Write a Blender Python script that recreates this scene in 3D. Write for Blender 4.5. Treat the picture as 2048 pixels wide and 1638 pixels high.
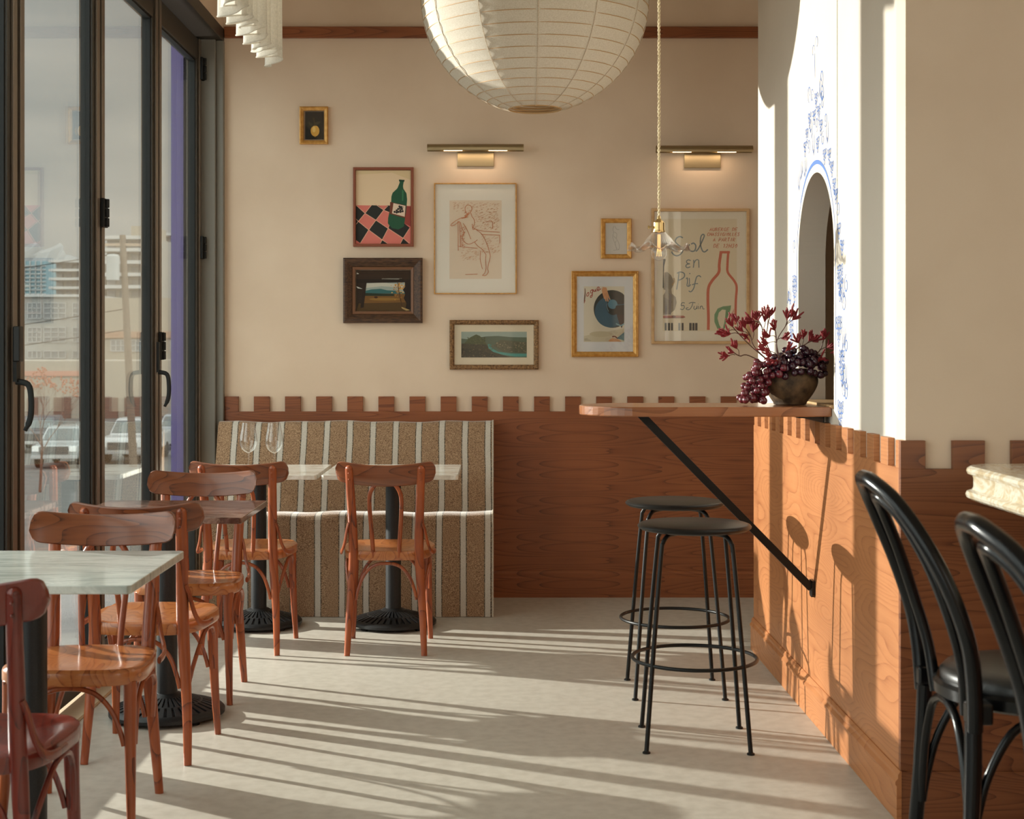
import bpy, math, random
from mathutils import Vector, Matrix
for o in list(bpy.data.objects):
    bpy.data.objects.remove(o)
sc = bpy.context.scene
COL = sc.collection
PI = math.pi

# ------------------------------------------------------------------ camera, sky, lights, exposure
F, CX, CY, H = 3000.0, 990.0, 694.0, 1.35
cam_d = bpy.data.cameras.new('camera')
cam = bpy.data.objects.new('camera', cam_d)
COL.objects.link(cam)
cam.location = (0, 0, H)
cam.rotation_euler = (PI / 2, 0, 0)
cam_d.sensor_width = 36
cam_d.sensor_fit = 'HORIZONTAL'
cam_d.lens = F / 2048 * 36
cam_d.shift_x = (1024 - CX) / 2048
cam_d.shift_y = -(819 - CY) / 2048
cam_d.clip_start = 0.05
cam_d.clip_end = 20000
cam_d.dof.use_dof = True
cam_d.dof.focus_distance = 6.6
cam_d.dof.aperture_fstop = 7.0
sc.camera = cam

sc.view_settings.view_transform = 'Standard'
sc.view_settings.look = 'None'
sc.view_settings.exposure = 0.0
sc.view_settings.gamma = 1.0
sc.view_settings.use_curve_mapping = False

world = bpy.data.worlds.new('sky')
sc.world = world
world.use_nodes = True
wn, wl = world.node_tree.nodes, world.node_tree.links
wn.clear()
wo = wn.new('ShaderNodeOutputWorld')
wb = wn.new('ShaderNodeBackground')
wt = wn.new('ShaderNodeTexCoord')
wm = wn.new('ShaderNodeMapping')
wm.inputs['Scale'].default_value = (1.2, 1.2, 9.0)
wz = wn.new('ShaderNodeTexNoise')
wz.inputs['Scale'].default_value = 3.0
wz.inputs['Detail'].default_value = 6
wr = wn.new('ShaderNodeValToRGB')
wr.color_ramp.elements[0].position = .35
wr.color_ramp.elements[0].color = (.57, .62, .62, 1)
wr.color_ramp.elements[1].position = .72
wr.color_ramp.elements[1].color = (.80, .80, .755, 1)
wl.new(wt.outputs['Generated'], wm.inputs['Vector'])
wl.new(wm.outputs[0], wz.inputs['Vector'])
wl.new(wz.outputs['Fac'], wr.inputs['Fac'])
# the overcast is brighter straight out of the glass front
ws = wn.new('ShaderNodeSeparateXYZ')
wl.new(wt.outputs['Generated'], ws.inputs[0])
wg = wn.new('ShaderNodeMapRange')
wg.inputs['From Min'].default_value = 0.84
wg.inputs['From Max'].default_value = 0.30
wg.inputs['To Min'].default_value = 0.78
wg.inputs['To Max'].default_value = 4.4
wl.new(ws.outputs['Y'], wg.inputs['Value'])
wl.new(wg.outputs[0], wb.inputs['Strength'])
wl.new(wr.outputs[0], wb.inputs['Color'])
wl.new(wb.outputs[0], wo.inputs[0])

def lamp(name, kind, loc, energy, color, size=.1, **kw):
    d = bpy.data.lights.new(name, kind)
    d.energy = energy
    d.color = color
    if kind == 'POINT' or kind == 'SPOT':
        d.shadow_soft_size = size
    for k, v in kw.items():
        setattr(d, k, v)
    o = bpy.data.objects.new(name, d)
    COL.objects.link(o)
    o.location = loc
    return o

# low warm unseen lamp outside, shining in through the folding glass doors
key = lamp('low_outside_lamp', 'SPOT', (-7.9, 8.9, 2.55), 9300, (1.0, .945, .88), .055,
           spot_size=math.radians(75), spot_blend=.2)
key.rotation_euler = (Vector((0.3, 5.6, 1.3)) - key.location).to_track_quat('-Z', 'Y').to_euler()

# ------------------------------------------------------------------ helpers
def at(px, py, D):
    return Vector(((px - CX) * D / F, D, H - (py - CY) * D / F))

class MB:
    """collects geometry for one mesh object"""
    def __init__(s):
        s.v, s.f, s.m = [], [], []
        s.mi = 0
    def add(s, vs, fs):
        b = len(s.v)
        s.v += [tuple(p) for p in vs]
        s.f += [tuple(b + i for i in f) for f in fs]
        s.m += [s.mi] * len(fs)
    def box(s, x0, x1, y0, y1, z0, z1):
        if x0 > x1: x0, x1 = x1, x0
        if y0 > y1: y0, y1 = y1, y0
        if z0 > z1: z0, z1 = z1, z0
        v = [(x, y, z) for z in (z0, z1) for y in (y0, y1) for x in (x0, x1)]
        s.add(v, [(0, 2, 3, 1), (4, 5, 7, 6), (0, 1, 5, 4), (2, 6, 7, 3), (0, 4, 6, 2), (1, 3, 7, 5)])
        return s
    def prism(s, pts, axis, a, b):
        """polygon pts extruded along axis from a to b; pts are the other two coords in x,y,z order"""
        n = len(pts)
        def mk(p, t):
            return {'x': (t, p[0], p[1]), 'y': (p[0], t, p[1]), 'z': (p[0], p[1], t)}[axis]
        v = [mk(p, a) for p in pts] + [mk(p, b) for p in pts]
        fs = [tuple(range(n))[::-1], tuple(range(n, 2 * n))]
        fs += [(i, (i + 1) % n, n + (i + 1) % n, n + i) for i in range(n)]
        s.add(v, fs)
        return s
    def tube(s, path, r, seg=10, closed=False, ry=None, up=None, cap=True):
        path = [Vector(p) for p in path]
        n = len(path)
        rs = r if isinstance(r, (list, tuple)) else [r] * n
        rys = ry if isinstance(ry, (list, tuple)) else ([ry] * n if ry else rs)
        v = []
        prev = None
        for i in range(n):
            if closed:
                t = path[(i + 1) % n] - path[i - 1]
            else:
                t = path[min(i + 1, n - 1)] - path[max(i - 1, 0)]
            t.normalize()
            if up is not None:
                u = Vector(up) - t * Vector(up).dot(t)
            elif prev is None:
                a = Vector((0, 0, 1)) if abs(t.z) < .9 else Vector((1, 0, 0))
                u = a - t * a.dot(t)
            else:
                u = prev - t * prev.dot(t)
            if u.length < 1e-6:
                u = t.orthogonal()
            u.normalize()
            prev = u
            w = t.cross(u)
            for k in range(seg):
                a = 2 * PI * k / seg
                v.append(path[i] + u * (math.cos(a) * rs[i]) + w * (math.sin(a) * rys[i]))
        fs = []
        m = n if closed else n - 1
        for i in range(m):
            j = (i + 1) % n
            for k in range(seg):
                k2 = (k + 1) % seg
                fs.append((i * seg + k, i * seg + k2, j * seg + k2, j * seg + k))
        if not closed and cap:
            fs.append(tuple(range(seg))[::-1])
            fs.append(tuple((n - 1) * seg + k for k in range(seg)))
        s.add(v, fs)
        return s
    def lathe(s, prof, c=(0, 0, 0), seg=32, axis='z', wave=None, capb=False, capt=False):
        v = []
        for (r, h) in prof:
            for k in range(seg):
                a = 2 * PI * k / seg
                rr, hh = (r, h) if wave is None else wave(r, h, a)
                p = (rr * math.cos(a), rr * math.sin(a), hh)
                if axis == 'x': p = (p[2], p[0], p[1])
                if axis == 'y': p = (p[0], p[2], p[1])
                v.append((p[0] + c[0], p[1] + c[1], p[2] + c[2]))
        fs = []
        for i in range(len(prof) - 1):
            for k in range(seg):
                k2 = (k + 1) % seg
                fs.append((i * seg + k, i * seg + k2, (i + 1) * seg + k2, (i + 1) * seg + k))
        if capb: fs.append(tuple(range(seg))[::-1])
        if capt: fs.append(tuple((len(prof) - 1) * seg + k for k in range(seg)))
        s.add(v, fs)
        return s
    def sphere(s, c, r, seg=16, rings=10, sz=1.0):
        prof = [(max(r * math.sin(PI * i / rings), 1e-5), -r * sz * math.cos(PI * i / rings)) for i in range(rings + 1)]
        return s.lathe(prof, c, seg)
    def grid(s, fn, nu, nv, thick=None):
        v = [fn(i / nu, j / nv) for j in range(nv + 1) for i in range(nu + 1)]
        fs = [(j * (nu + 1) + i, j * (nu + 1) + i + 1, (j + 1) * (nu + 1) + i + 1, (j + 1) * (nu + 1) + i)
              for j in range(nv) for i in range(nu)]
        s.add(v, fs)
        return s
    def build(s, name, mats, parent=None, org=(0, 0, 0), smooth=False, bevel=0, angle=40, solid=0, sub=0):
        if not isinstance(mats, (list, tuple)): mats = [mats]
        me = bpy.data.meshes.new(name)
        ox, oy, oz = org
        me.from_pydata([(x - ox, y - oy, z - oz) for x, y, z in s.v], [], s.f)
        for m in mats: me.materials.append(m)
        if len(mats) > 1:
            me.polygons.foreach_set('material_index', s.m)
        me.validate()
        if smooth:
            me.polygons.foreach_set('use_smooth', [True] * len(me.polygons))
            try: me.set_sharp_from_angle(angle=math.radians(angle))
            except Exception: pass
        me.update()
        o = bpy.data.objects.new(name, me)
        COL.objects.link(o)
        if parent is not None:
            o.parent = parent
        else:
            o.location = org
        if solid:
            md = o.modifiers.new('thickness', 'SOLIDIFY'); md.thickness = solid; md.offset = 0
        if bevel:
            md = o.modifiers.new('bevel', 'BEVEL'); md.width = bevel; md.segments = 2
            md.limit_method = 'ANGLE'; md.angle_limit = math.radians(35)
        if sub:
            md = o.modifiers.new('sub', 'SUBSURF'); md.levels = sub; md.render_levels = sub
        return o

def tag(o, label=None, cat=None, group=None, kind=None):
    if label: o['label'] = label
    if cat: o['category'] = cat
    if group: o['group'] = group
    if kind: o['kind'] = kind
    return o
def empty(name, loc=(0, 0, 0), rz=0, parent=None):
    o = bpy.data.objects.new(name, None)
    COL.objects.link(o)
    o.location = loc
    o.rotation_euler = (0, 0, rz)
    if parent: o.parent = parent
    o.empty_display_size = .1
    return o
def structure(o):
    o['kind'] = 'structure'
    return o
def copy_tree(o, parent=None, label=None):
    c = o.copy()
    COL.objects.link(c)
    if parent is not None: c.parent = parent
    if label: c['label'] = label
    for ch in list(o.children):
        copy_tree(ch, c)
    return c
def smoothpath(pts, n=6, closed=False):
    P = [Vector(p) for p in pts]
    out = []
    m = len(P)
    rng = range(m) if closed else range(m - 1)
    for i in rng:
        if closed:
            a, b, c, d = P[i - 1], P[i], P[(i + 1) % m], P[(i + 2) % m]
        else:
            a, b, c, d = P[max(i - 1, 0)], P[i], P[i + 1], P[min(i + 2, m - 1)]
        for k in range(n):
            t = k / n
            out.append(.5 * ((2 * b) + (c - a) * t + (2 * a - 5 * b + 4 * c - d) * t * t + (3 * b - a - 3 * c + d) * t ** 3))
    if not closed: out.append(P[-1])
    return out

# ------------------------------------------------------------------ materials
def newmat(name):
    m = bpy.data.materials.new(name)
    m.use_nodes = True
    nt = m.node_tree
    for n in list(nt.nodes): nt.nodes.remove(n)
    out = nt.nodes.new('ShaderNodeOutputMaterial')
    return m, nt, out
def N(nt, kind, **kw):
    n = nt.nodes.new('ShaderNode' + kind)
    for k, v in kw.items():
        if k in n.inputs: n.inputs[k].default_value = v
        else: setattr(n, k, v)
    return n
def pbsdf(nt, out, color=None, rough=.5, metal=0, spec=.5, coat=0):
    b = N(nt, 'BsdfPrincipled')
    if color is not None: b.inputs['Base Color'].default_value = (*color, 1)
    b.inputs['Roughness'].default_value = rough
    b.inputs['Metallic'].default_value = metal
    b.inputs['Specular IOR Level'].default_value = spec
    b.inputs['Coat Weight'].default_value = coat
    b.inputs['Coat Roughness'].default_value = .12
    nt.links.new(b.outputs[0], out.inputs[0])
    return b
def coords(nt, scale=(1, 1, 1), loc=(0, 0, 0), rot=(0, 0, 0)):
    tc = N(nt, 'TexCoord')
    mp = N(nt, 'Mapping')
    mp.inputs['Scale'].default_value = scale
    mp.inputs['Location'].default_value = loc
    mp.inputs['Rotation'].default_value = rot
    nt.links.new(tc.outputs['Object'], mp.inputs[0])
    return mp
def ramp(nt, stops):
    r = N(nt, 'ValToRGB')
    e = r.color_ramp.elements
    e[0].position, e[0].color = stops[0][0], (*stops[0][1], 1)
    e[1].position, e[1].color = stops[-1][0], (*stops[-1][1], 1)
    for p, c in stops[1:-1]:
        x = e.new(p); x.color = (*c, 1)
    return r
def bump(nt, src, b, strength=.2, dist=.01):
    bp = N(nt, 'Bump')
    bp.inputs['Strength'].default_value = strength
    bp.inputs['Distance'].default_value = dist
    nt.links.new(src, bp.inputs['Height'])
    nt.links.new(bp.outputs[0], b.inputs['Normal'])
def plain(name, color, rough=.5, metal=0, spec=.5, coat=0):
    m, nt, out = newmat(name)
    pbsdf(nt, out, color, rough, metal, spec, coat)
    return m
def mottled(name, c0, c1, scale=4, rough=.8, stretch=(1, 1, 1), detail=6, bumps=0, p0=.35, p1=.65, metal=0, spec=.4, bdist=.004):
    m, nt, out = newmat(name)
    b = pbsdf(nt, out, None, rough, metal, spec)
    mp = coords(nt, stretch)
    nz = N(nt, 'TexNoise', Scale=scale, Detail=detail)
    nt.links.new(mp.outputs[0], nz.inputs['Vector'])
    r = ramp(nt, [(p0, c0), (p1, c1)])
    nt.links.new(nz.outputs['Fac'], r.inputs[0])
    nt.links.new(r.outputs[0], b.inputs['Base Color'])
    if bumps: bump(nt, nz.outputs['Fac'], b, bumps, bdist)
    return m
def math_node(nt, op, a, b=None, c=None):
    n = N(nt, 'Math', operation=op)
    for i, x in enumerate((a, b, c)):
        if x is None: continue
        if isinstance(x, (int, float)): n.inputs[i].default_value = x
        else: nt.links.new(x, n.inputs[i])
    return n.outputs[0]
def oak(name, light, mid, dark, axis='x', mirror=0.0, rings=16, rough=.42, freq=(.75, .75, 4.2), coat=0, variation=0):
    """flat-sawn veneer: contour lines of a stretched noise field, mirrored like book-matched leaves"""
    m, nt, out = newmat(name)
    b = pbsdf(nt, out, None, rough, coat=coat)
    tc = N(nt, 'TexCoord')
    sp = N(nt, 'SeparateXYZ')
    nt.links.new(tc.outputs['Object'], sp.inputs[0])
    along = {'x': 'X', 'y': 'Y', 'z': 'Z'}[axis]
    across = {'x': 'Z', 'y': 'Z', 'z': 'X'}[axis]
    other = {'x': 'Y', 'y': 'X', 'z': 'Y'}[axis]
    ac = sp.outputs[across]
    if mirror:
        ac = math_node(nt, 'PINGPONG', ac, mirror)
    cb = N(nt, 'CombineXYZ')
    nt.links.new(math_node(nt, 'MULTIPLY', sp.outputs[along], freq[0]), cb.inputs[0])
    nt.links.new(math_node(nt, 'MULTIPLY', sp.outputs[other], freq[1]), cb.inputs[1])
    nt.links.new(math_node(nt, 'MULTIPLY', ac, freq[2]), cb.inputs[2])
    base = cb.outputs[0]
    if variation:
        oi = N(nt, 'ObjectInfo')
        va = N(nt, 'VectorMath', operation='ADD')
        sc_ = N(nt, 'VectorMath', operation='SCALE'); sc_.inputs['Scale'].default_value = 7
        nt.links.new(oi.outputs['Location'], sc_.inputs[0])
        nt.links.new(base, va.inputs[0]); nt.links.new(sc_.outputs[0], va.inputs[1])
        base = va.outputs[0]
    n1 = N(nt, 'TexNoise', Scale=1.0, Detail=1.2, Roughness=.45)
    nt.links.new(base, n1.inputs['Vector'])
    v = math_node(nt, 'FRACT', math_node(nt, 'MULTIPLY', n1.outputs['Fac'], rings))
    # early wood widens slowly, late wood ends in a thin dark line
    sn = math_node(nt, 'SUBTRACT', 1.0, math_node(nt, 'POWER', v, 3.0))
    fine = N(nt, 'Mapping')
    fs = {'x': (3, 60, 150), 'y': (60, 3, 150), 'z': (150, 150, 3)}[axis]
    fine.inputs['Scale'].default_value = fs
    nt.links.new(tc.outputs['Object'], fine.inputs[0])
    n2 = N(nt, 'TexNoise', Scale=1.0, Detail=4)
    nt.links.new(fine.outputs[0], n2.inputs['Vector'])
    mix = math_node(nt, 'ADD', math_node(nt, 'MULTIPLY', sn, .50),
                    math_node(nt, 'MULTIPLY', n2.outputs['Fac'], .50))
    r = ramp(nt, [(.20, dark), (.40, mid), (.78, light)])
    nt.links.new(mix, r.inputs[0])
    n3 = N(nt, 'TexNoise', Scale=2.2, Detail=2)
    nt.links.new(tc.outputs['Object'], n3.inputs['Vector'])
    mc = N(nt, 'MixRGB', blend_type='MULTIPLY'); mc.inputs[0].default_value = 1
    r3 = ramp(nt, [(.3, (.82, .80, .78)), (.7, (1.1, 1.1, 1.1))])
    nt.links.new(n3.outputs['Fac'], r3.inputs[0])
    nt.links.new(r.outputs[0], mc.inputs[1]); nt.links.new(r3.outputs[0], mc.inputs[2])
    nt.links.new(mc.outputs[0], b.inputs['Base Color'])
    bump(nt, n2.outputs['Fac'], b, .15, .002)
    return m
def clearglass(name, tint=(.96, .98, .97), f0=.04, boost=1.0, rough=0.0):
    """thin glass: see-through with a reflection that grows at grazing angles"""
    m, nt, out = newmat(name)
    g = N(nt, 'NewGeometry')
    d = N(nt, 'VectorMath', operation='DOT_PRODUCT')
    nt.links.new(g.outputs['Incoming'], d.inputs[0]); nt.links.new(g.outputs['Normal'], d.inputs[1])
    a = math_node(nt, 'ABSOLUTE', d.outputs['Value'])
    p = math_node(nt, 'POWER', math_node(nt, 'SUBTRACT', 1.0, a), 5.0)
    fr = math_node(nt, 'MULTIPLY_ADD', p, (1 - f0) * boost, f0)
    tr = N(nt, 'BsdfTransparent', Color=(*tint, 1))
    gl = N(nt, 'BsdfGlossy', Roughness=rough)
    gl.inputs['Color'].default_value = (1, 1, 1, 1)
    mx = N(nt, 'MixShader')
    nt.links.new(fr, mx.inputs[0]); nt.links.new(tr.outputs[0], mx.inputs[1]); nt.links.new(gl.outputs[0], mx.inputs[2])
    nt.links.new(mx.outputs[0], out.inputs[0])
    return m
def cloth(name, color, transl=.4, weave=900, dark=None, bstr=.3, rough=.9):
    m, nt, out = newmat(name)
    b = N(nt, 'BsdfDiffuse'); t = N(nt, 'BsdfTranslucent')
    mp = coords(nt)
    nz = N(nt, 'TexNoise', Scale=weave * .3, Detail=3)
    nt.links.new(mp.outputs[0], nz.inputs['Vector'])
    r = ramp(nt, [(.3, dark or tuple(c * .86 for c in color)), (.7, color)])
    nt.links.new(nz.outputs['Fac'], r.inputs[0])
    nt.links.new(r.outputs[0], b.inputs['Color']); nt.links.new(r.outputs[0], t.inputs['Color'])
    mx = N(nt, 'MixShader'); mx.inputs[0].default_value = transl
    nt.links.new(b.outputs[0], mx.inputs[1]); nt.links.new(t.outputs[0], mx.inputs[2])
    bp = N(nt, 'Bump'); bp.inputs['Strength'].default_value = bstr; bp.inputs['Distance'].default_value = .002
    nt.links.new(nz.outputs['Fac'], bp.inputs['Height'])
    nt.links.new(bp.outputs[0], b.inputs['Normal']); nt.links.new(bp.outputs[0], t.inputs['Normal'])
    nt.links.new(mx.outputs[0], out.inputs[0])
    return m
def stone(name, base, vein, light, scale=2.0, rough=.18, stretch=(1, 1, 1)):
    m, nt, out = newmat(name)
    b = pbsdf(nt, out, None, rough)
    mp = coords(nt, stretch)
    n1 = N(nt, 'TexNoise', Scale=scale, Detail=9, Roughness=.65, Distortion=1.3)
    nt.links.new(mp.outputs[0], n1.inputs['Vector'])
    r = ramp(nt, [(.3, vein), (.44, base), (.52, light), (.6, base), (.75, vein)])
    nt.links.new(n1.outputs['Fac'], r.inputs[0])
    nt.links.new(r.outputs[0], b.inputs['Base Color'])
    return m

M = {}
M['plaster'] = mottled('cream_plaster', (.69, .54, .405), (.75, .60, .46), 2.2, .92, bumps=.05)
M['plaster_partition'] = mottled('cream_plaster_lit', (.665, .585, .495), (.705, .625, .535), 1.6, .95, bumps=.04)  # same cream plaster, its colour whitened to paint in the bright light
M['ceiling'] = plain('ceiling_paint', (.72, .66, .56), .95)
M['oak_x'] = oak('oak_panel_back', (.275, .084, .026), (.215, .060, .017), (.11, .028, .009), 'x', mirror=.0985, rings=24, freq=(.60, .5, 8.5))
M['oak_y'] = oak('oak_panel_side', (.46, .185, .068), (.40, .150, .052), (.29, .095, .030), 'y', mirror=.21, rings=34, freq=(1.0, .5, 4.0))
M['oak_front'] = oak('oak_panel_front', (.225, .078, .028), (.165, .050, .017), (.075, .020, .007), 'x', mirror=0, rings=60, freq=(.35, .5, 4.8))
M['oak_top'] = oak('oak_counter', (.33, .125, .050), (.27, .095, .035), (.17, .055, .020), 'x', rings=12, rough=.25, freq=(1.0, 3, 3), coat=.3)
M['chair_wood'] = oak('worn_bistro_wood', (.35, .083, .022), (.26, .054, .015), (.09, .019, .007), 'z', rings=9, rough=.34, freq=(2.5, 6, 9), coat=.18, variation=1)
M['chair_wood_red'] = oak('worn_red_bistro_wood', (.17, .022, .011), (.12, .014, .008), (.04, .006, .004), 'z', rings=9, rough=.3, freq=(2.5, 6, 9), coat=.35, variation=1)
M['seat_wood'] = oak('worn_seat_wood', (.50, .18, .056), (.40, .120, .034), (.20, .052, .017), 'y', rings=14, rough=.28, freq=(4, 9, 6), coat=.45, variation=1)
M['rail_wood'] = oak('worn_rail_wood', (.22, .066, .022), (.155, .042, .014), (.06, .016, .006), 'x', rings=12, rough=.34, freq=(2.0, 6, 9), coat=.3, variation=1)
M['concrete'] = mottled('polished_concrete', (.45, .415, .355), (.53, .495, .43), 22, .42, detail=15, bumps=.03, p0=.3, p1=.62)
M['black_iron'] = mottled('black_cast_iron', (.006, .006, .0065), (.014, .014, .015), 300, .42, bumps=.3, bdist=.0008)
M['black_steel'] = plain('black_steel', (.008, .0075, .007), .38, 0, .28)
M['black_lacquer'] = plain('black_lacquer', (.004, .004, .0045), .22, 0, .3)
M['black_leather'] = mottled('black_leather', (.014, .013, .012), (.02, .018, .017), 200, .38, bumps=.15, bdist=.0006)
M['bronze'] = plain('bronze_aluminium', (.050, .043, .035), .45, .25, .35)
M['bronze_light'] = plain('bronze_aluminium_face', (.17, .135, .105), .38, .5)
M['grey_frame'] = plain('grey_jamb', (.20, .19, .165), .6)
M['rubber'] = plain('black_gasket', (.008, .009, .009), .55, 0, .3)
M['glass'] = clearglass('door_glass', (.93, .955, .94), .05, 1.0)
M['pic_glass'] = clearglass('picture_glass', (.985, .985, .985), .035)
M['wine_glass'] = clearglass('wine_glass', (.985, .99, .99), .05, 1.2)
M['shade_glass'] = clearglass('fluted_glass', (.975, .98, .98), .20, 1.3)
M['brass'] = plain('brass', (.62, .44, .20), .25, 1.0)
M['old_brass'] = plain('aged_brass', (.40, .32, .195), .38, 1.0)
M['linen'] = cloth('natural_linen', (.83, .77, .67), .30, 700, (.70, .63, .52))
M['curtain'] = cloth('white_curtain_cloth', (.86, .82, .74), .38, 600)
M['bamboo'] = plain('bamboo', (.50, .30, .13), .6)
M['cord'] = mottled('braided_cord', (.60, .48, .30), (.78, .66, .44), 260, .8)
M['gold_wood'] = mottled('gilded_wood', (.50, .24, .055), (.66, .36, .10), 60, .35, metal=.35)
M['gold_dark'] = mottled('gilded_wood_aged', (.28, .13, .04), (.58, .32, .09), 90, .4, metal=.35, bumps=.5, bdist=.003)
M['bronze_carved'] = mottled('carved_bronze_frame', (.10, .05, .02), (.36, .20, .085), 110, .45, metal=.3, bumps=.9, bdist=.006)
M['red_wood'] = plain('red_brown_frame', (.24, .062, .026), .5)
M['dark_wood'] = mottled('dark_walnut', (.035, .016, .009), (.11, .052, .024), 30, .5, stretch=(1, 6, 6), bumps=.3)
M['dark_wood_inner'] = plain('walnut_slip', (.17, .07, .028), .5)
M['light_oak'] = mottled('light_oak_frame', (.50, .30, .14), (.60, .38, .19), 30, .5, stretch=(.4, 1, 1))
M['mat_white'] = plain('mount_board', (.82, .77, .68), .9)
M['paper'] = plain('aged_paper', (.72, .62, .46), .9)
M['marble_grey'] = stone('grey_marble', (.46, .49, .45), (.30, .33, .30), (.62, .64, .59), 2.5, .13, (1, 6, 1))
M['marble_dark'] = stone('dark_marble', (.10, .045, .032), (.035, .02, .016), (.28, .18, .14), 6, .10, (1, 3, 1))
M['marble_pale'] = stone('pale_marble', (.58, .53, .45), (.40, .34, .26), (.72, .70, .64), 3, .13, (1, 6, 1))
M['marble_cream'] = stone('cream_marble', (.56, .46, .31), (.42, .31, .18), (.68, .64, .54), 7, .14, (2.2, 1, 1.4))
M['pot'] = mottled('rough_clay_pot', (.035, .020, .010), (.15, .088, .042), 26, .75, bumps=.8, bdist=.008, detail=10)
M['grape'] = plain('red_grape', (.115, .012, .022), .18, 0, .6, .3)
M['grape_dark'] = plain('dark_grape', (.035, .007, .018), .2, 0, .6, .3)
M['petal'] = plain('crimson_petal', (.22, .012, .016), .65)
M['stem'] = plain('brown_stem', (.10, .035, .018), .6)
M['blue_paint'] = plain('pale_blue_paint', (.10, .19, .46), .9)

def stripes_material():
    m, nt, out = newmat('striped_weave')
    b = pbsdf(nt, out, None, .95, spec=.15)
    b.inputs['Sheen Weight'].default_value = .45; b.inputs['Sheen Roughness'].default_value = .35
    tc = N(nt, 'TexCoord'); sp = N(nt, 'SeparateXYZ')
    nt.links.new(tc.outputs['Object'], sp.inputs[0])
    nzw = N(nt, 'TexNoise', Scale=3, Detail=2)
    nt.links.new(tc.outputs['Object'], nzw.inputs['Vector'])
    x = math_node(nt, 'ADD', sp.outputs['X'], math_node(nt, 'MULTIPLY', math_node(nt, 'SUBTRACT', nzw.outputs['Fac'], .5), .012))
    p = math_node(nt, 'PINGPONG', math_node(nt, 'ADD', x, .03), .1215 / 2)     # distance to the nearest stripe centre
    wv = N(nt, 'Mapping'); wv.inputs['Scale'].default_value = (1, 1, 1.6)
    nt.links.new(tc.outputs['Object'], wv.inputs[0])
    nz = N(nt, 'TexNoise', Scale=210, Detail=3)
    nt.links.new(wv.outputs[0], nz.inputs['Vector'])
    weave = ramp(nt, [(.30, (.09, .050, .028)), (.5, (.30, .185, .108)), (.72, (.50, .35, .22))])
    nt.links.new(nz.outputs['Fac'], weave.inputs[0])
    lt = ramp(nt, [(.25, (.42, .37, .31)), (.7, (.60, .56, .49))])
    nt.links.new(nz.outputs['Fac'], lt.inputs[0])
    dk = ramp(nt, [(.45, (.045, .045, .042)), (.62, (.34, .25, .16))])
    nt.links.new(nz.outputs['Fac'], dk.inputs[0])
    in1 = math_node(nt, 'LESS_THAN', p, .0132)
    in2 = math_node(nt, 'LESS_THAN', p, .0185)
    m1 = N(nt, 'MixRGB'); m2 = N(nt, 'MixRGB')
    nt.links.new(in2, m1.inputs[0]); nt.links.new(weave.outputs[0], m1.inputs[1]); nt.links.new(dk.outputs[0], m1.inputs[2])
    nt.links.new(in1, m2.inputs[0]); nt.links.new(m1.outputs[0], m2.inputs[1]); nt.links.new(lt.outputs[0], m2.inputs[2])
    nt.links.new(m2.outputs[0], b.inputs['Base Color'])
    bump(nt, nz.outputs['Fac'], b, .5, .003)
    return m
M['stripes'] = stripes_material()
_flat = {}
def flat(r, g, b, rough=.85):
    k = (r, g, b, rough)
    if k not in _flat:
        f = lambda c: ((c / 255) / 12.92 if c / 255 <= .04045 else ((c / 255 + .055) / 1.055) ** 2.4)
        _flat[k] = plain('paint_%d_%d_%d' % (r, g, b), (f(r), f(g), f(b)), rough)
    return _flat[k]

# ------------------------------------------------------------------ the room
WX = -1.58          # plane of the folding glass doors
DB = 8.12           # back wall plaster
WB = 8.10           # face of the back panelling
PX = 1.177          # partition plaster, left face
PW = 1.157          # partition panelling, left face
DN = 4.28           # partition panelling, near face
DF = 6.71           # far end of the partition
TZ, NZ = 1.0827, 1.0017   # top of the merlons, bottom of the notches
CEIL = 3.6

o = MB().box(-1.60, 4.5, -3.0, DB + .1, -.12, 0).build('floor', M['concrete']); structure(o)
o = MB().box(-1.62, 4.5, -3.0, DB + .1, CEIL, CEIL + .1).build('ceiling', M['ceiling']); structure(o)
o = MB().box(-1.62, 4.5, DB, DB + .15, 0, CEIL).build('wall_back', M['plaster']); structure(o)
o = MB().box(4.4, 4.5, -3.0, DB, 0, CEIL).build('wall_right', M['plaster']); structure(o)
b = MB().box(-1.62, 2.75, -3.1, -3.0, 0, CEIL); b.box(2.75, 4.5, -3.1, -3.0, 0, .8); b.box(2.75, 4.5, -3.1, -3.0, 3.4, CEIL)  # unseen opening with mullions, added to let fill light in
for x_ in (2.95, 3.6, 4.38): b.box(x_, x_ + .12, -3.1, -3.0, .8, 3.4)
o = b.build('wall_fill_opening', M['plaster']); structure(o)
o = MB().box(-1.64, -1.47, -3.0, DB, 3.07, CEIL).build('wall_left', M['plaster']); structure(o)
# frame round the folding doors
o = MB().box(-1.66, -1.465, -3.0, DB, 3.0, 3.07).build('trim_1', M['bronze'], bevel=.004); structure(o)
b = MB().box(-1.66, -1.50, 8.04, DB, 0, 3.0); b.box(-1.50, -1.462, 8.07, DB - .004, 0, 3.0)
o = b.build('trim_2', M['grey_frame'], bevel=.003); structure(o)
o = MB().box(-1.62, -1.50, -3.0, 8.04, 0, .012).build('trim_3', plain('threshold', (.62, .50, .33), .6)); structure(o)
# picture rail
o = MB().box(-1.462, 4.4, WB - .005, DB, 3.020, 3.080).build('trim_4', M['oak_x'], bevel=.003); structure(o)

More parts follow.
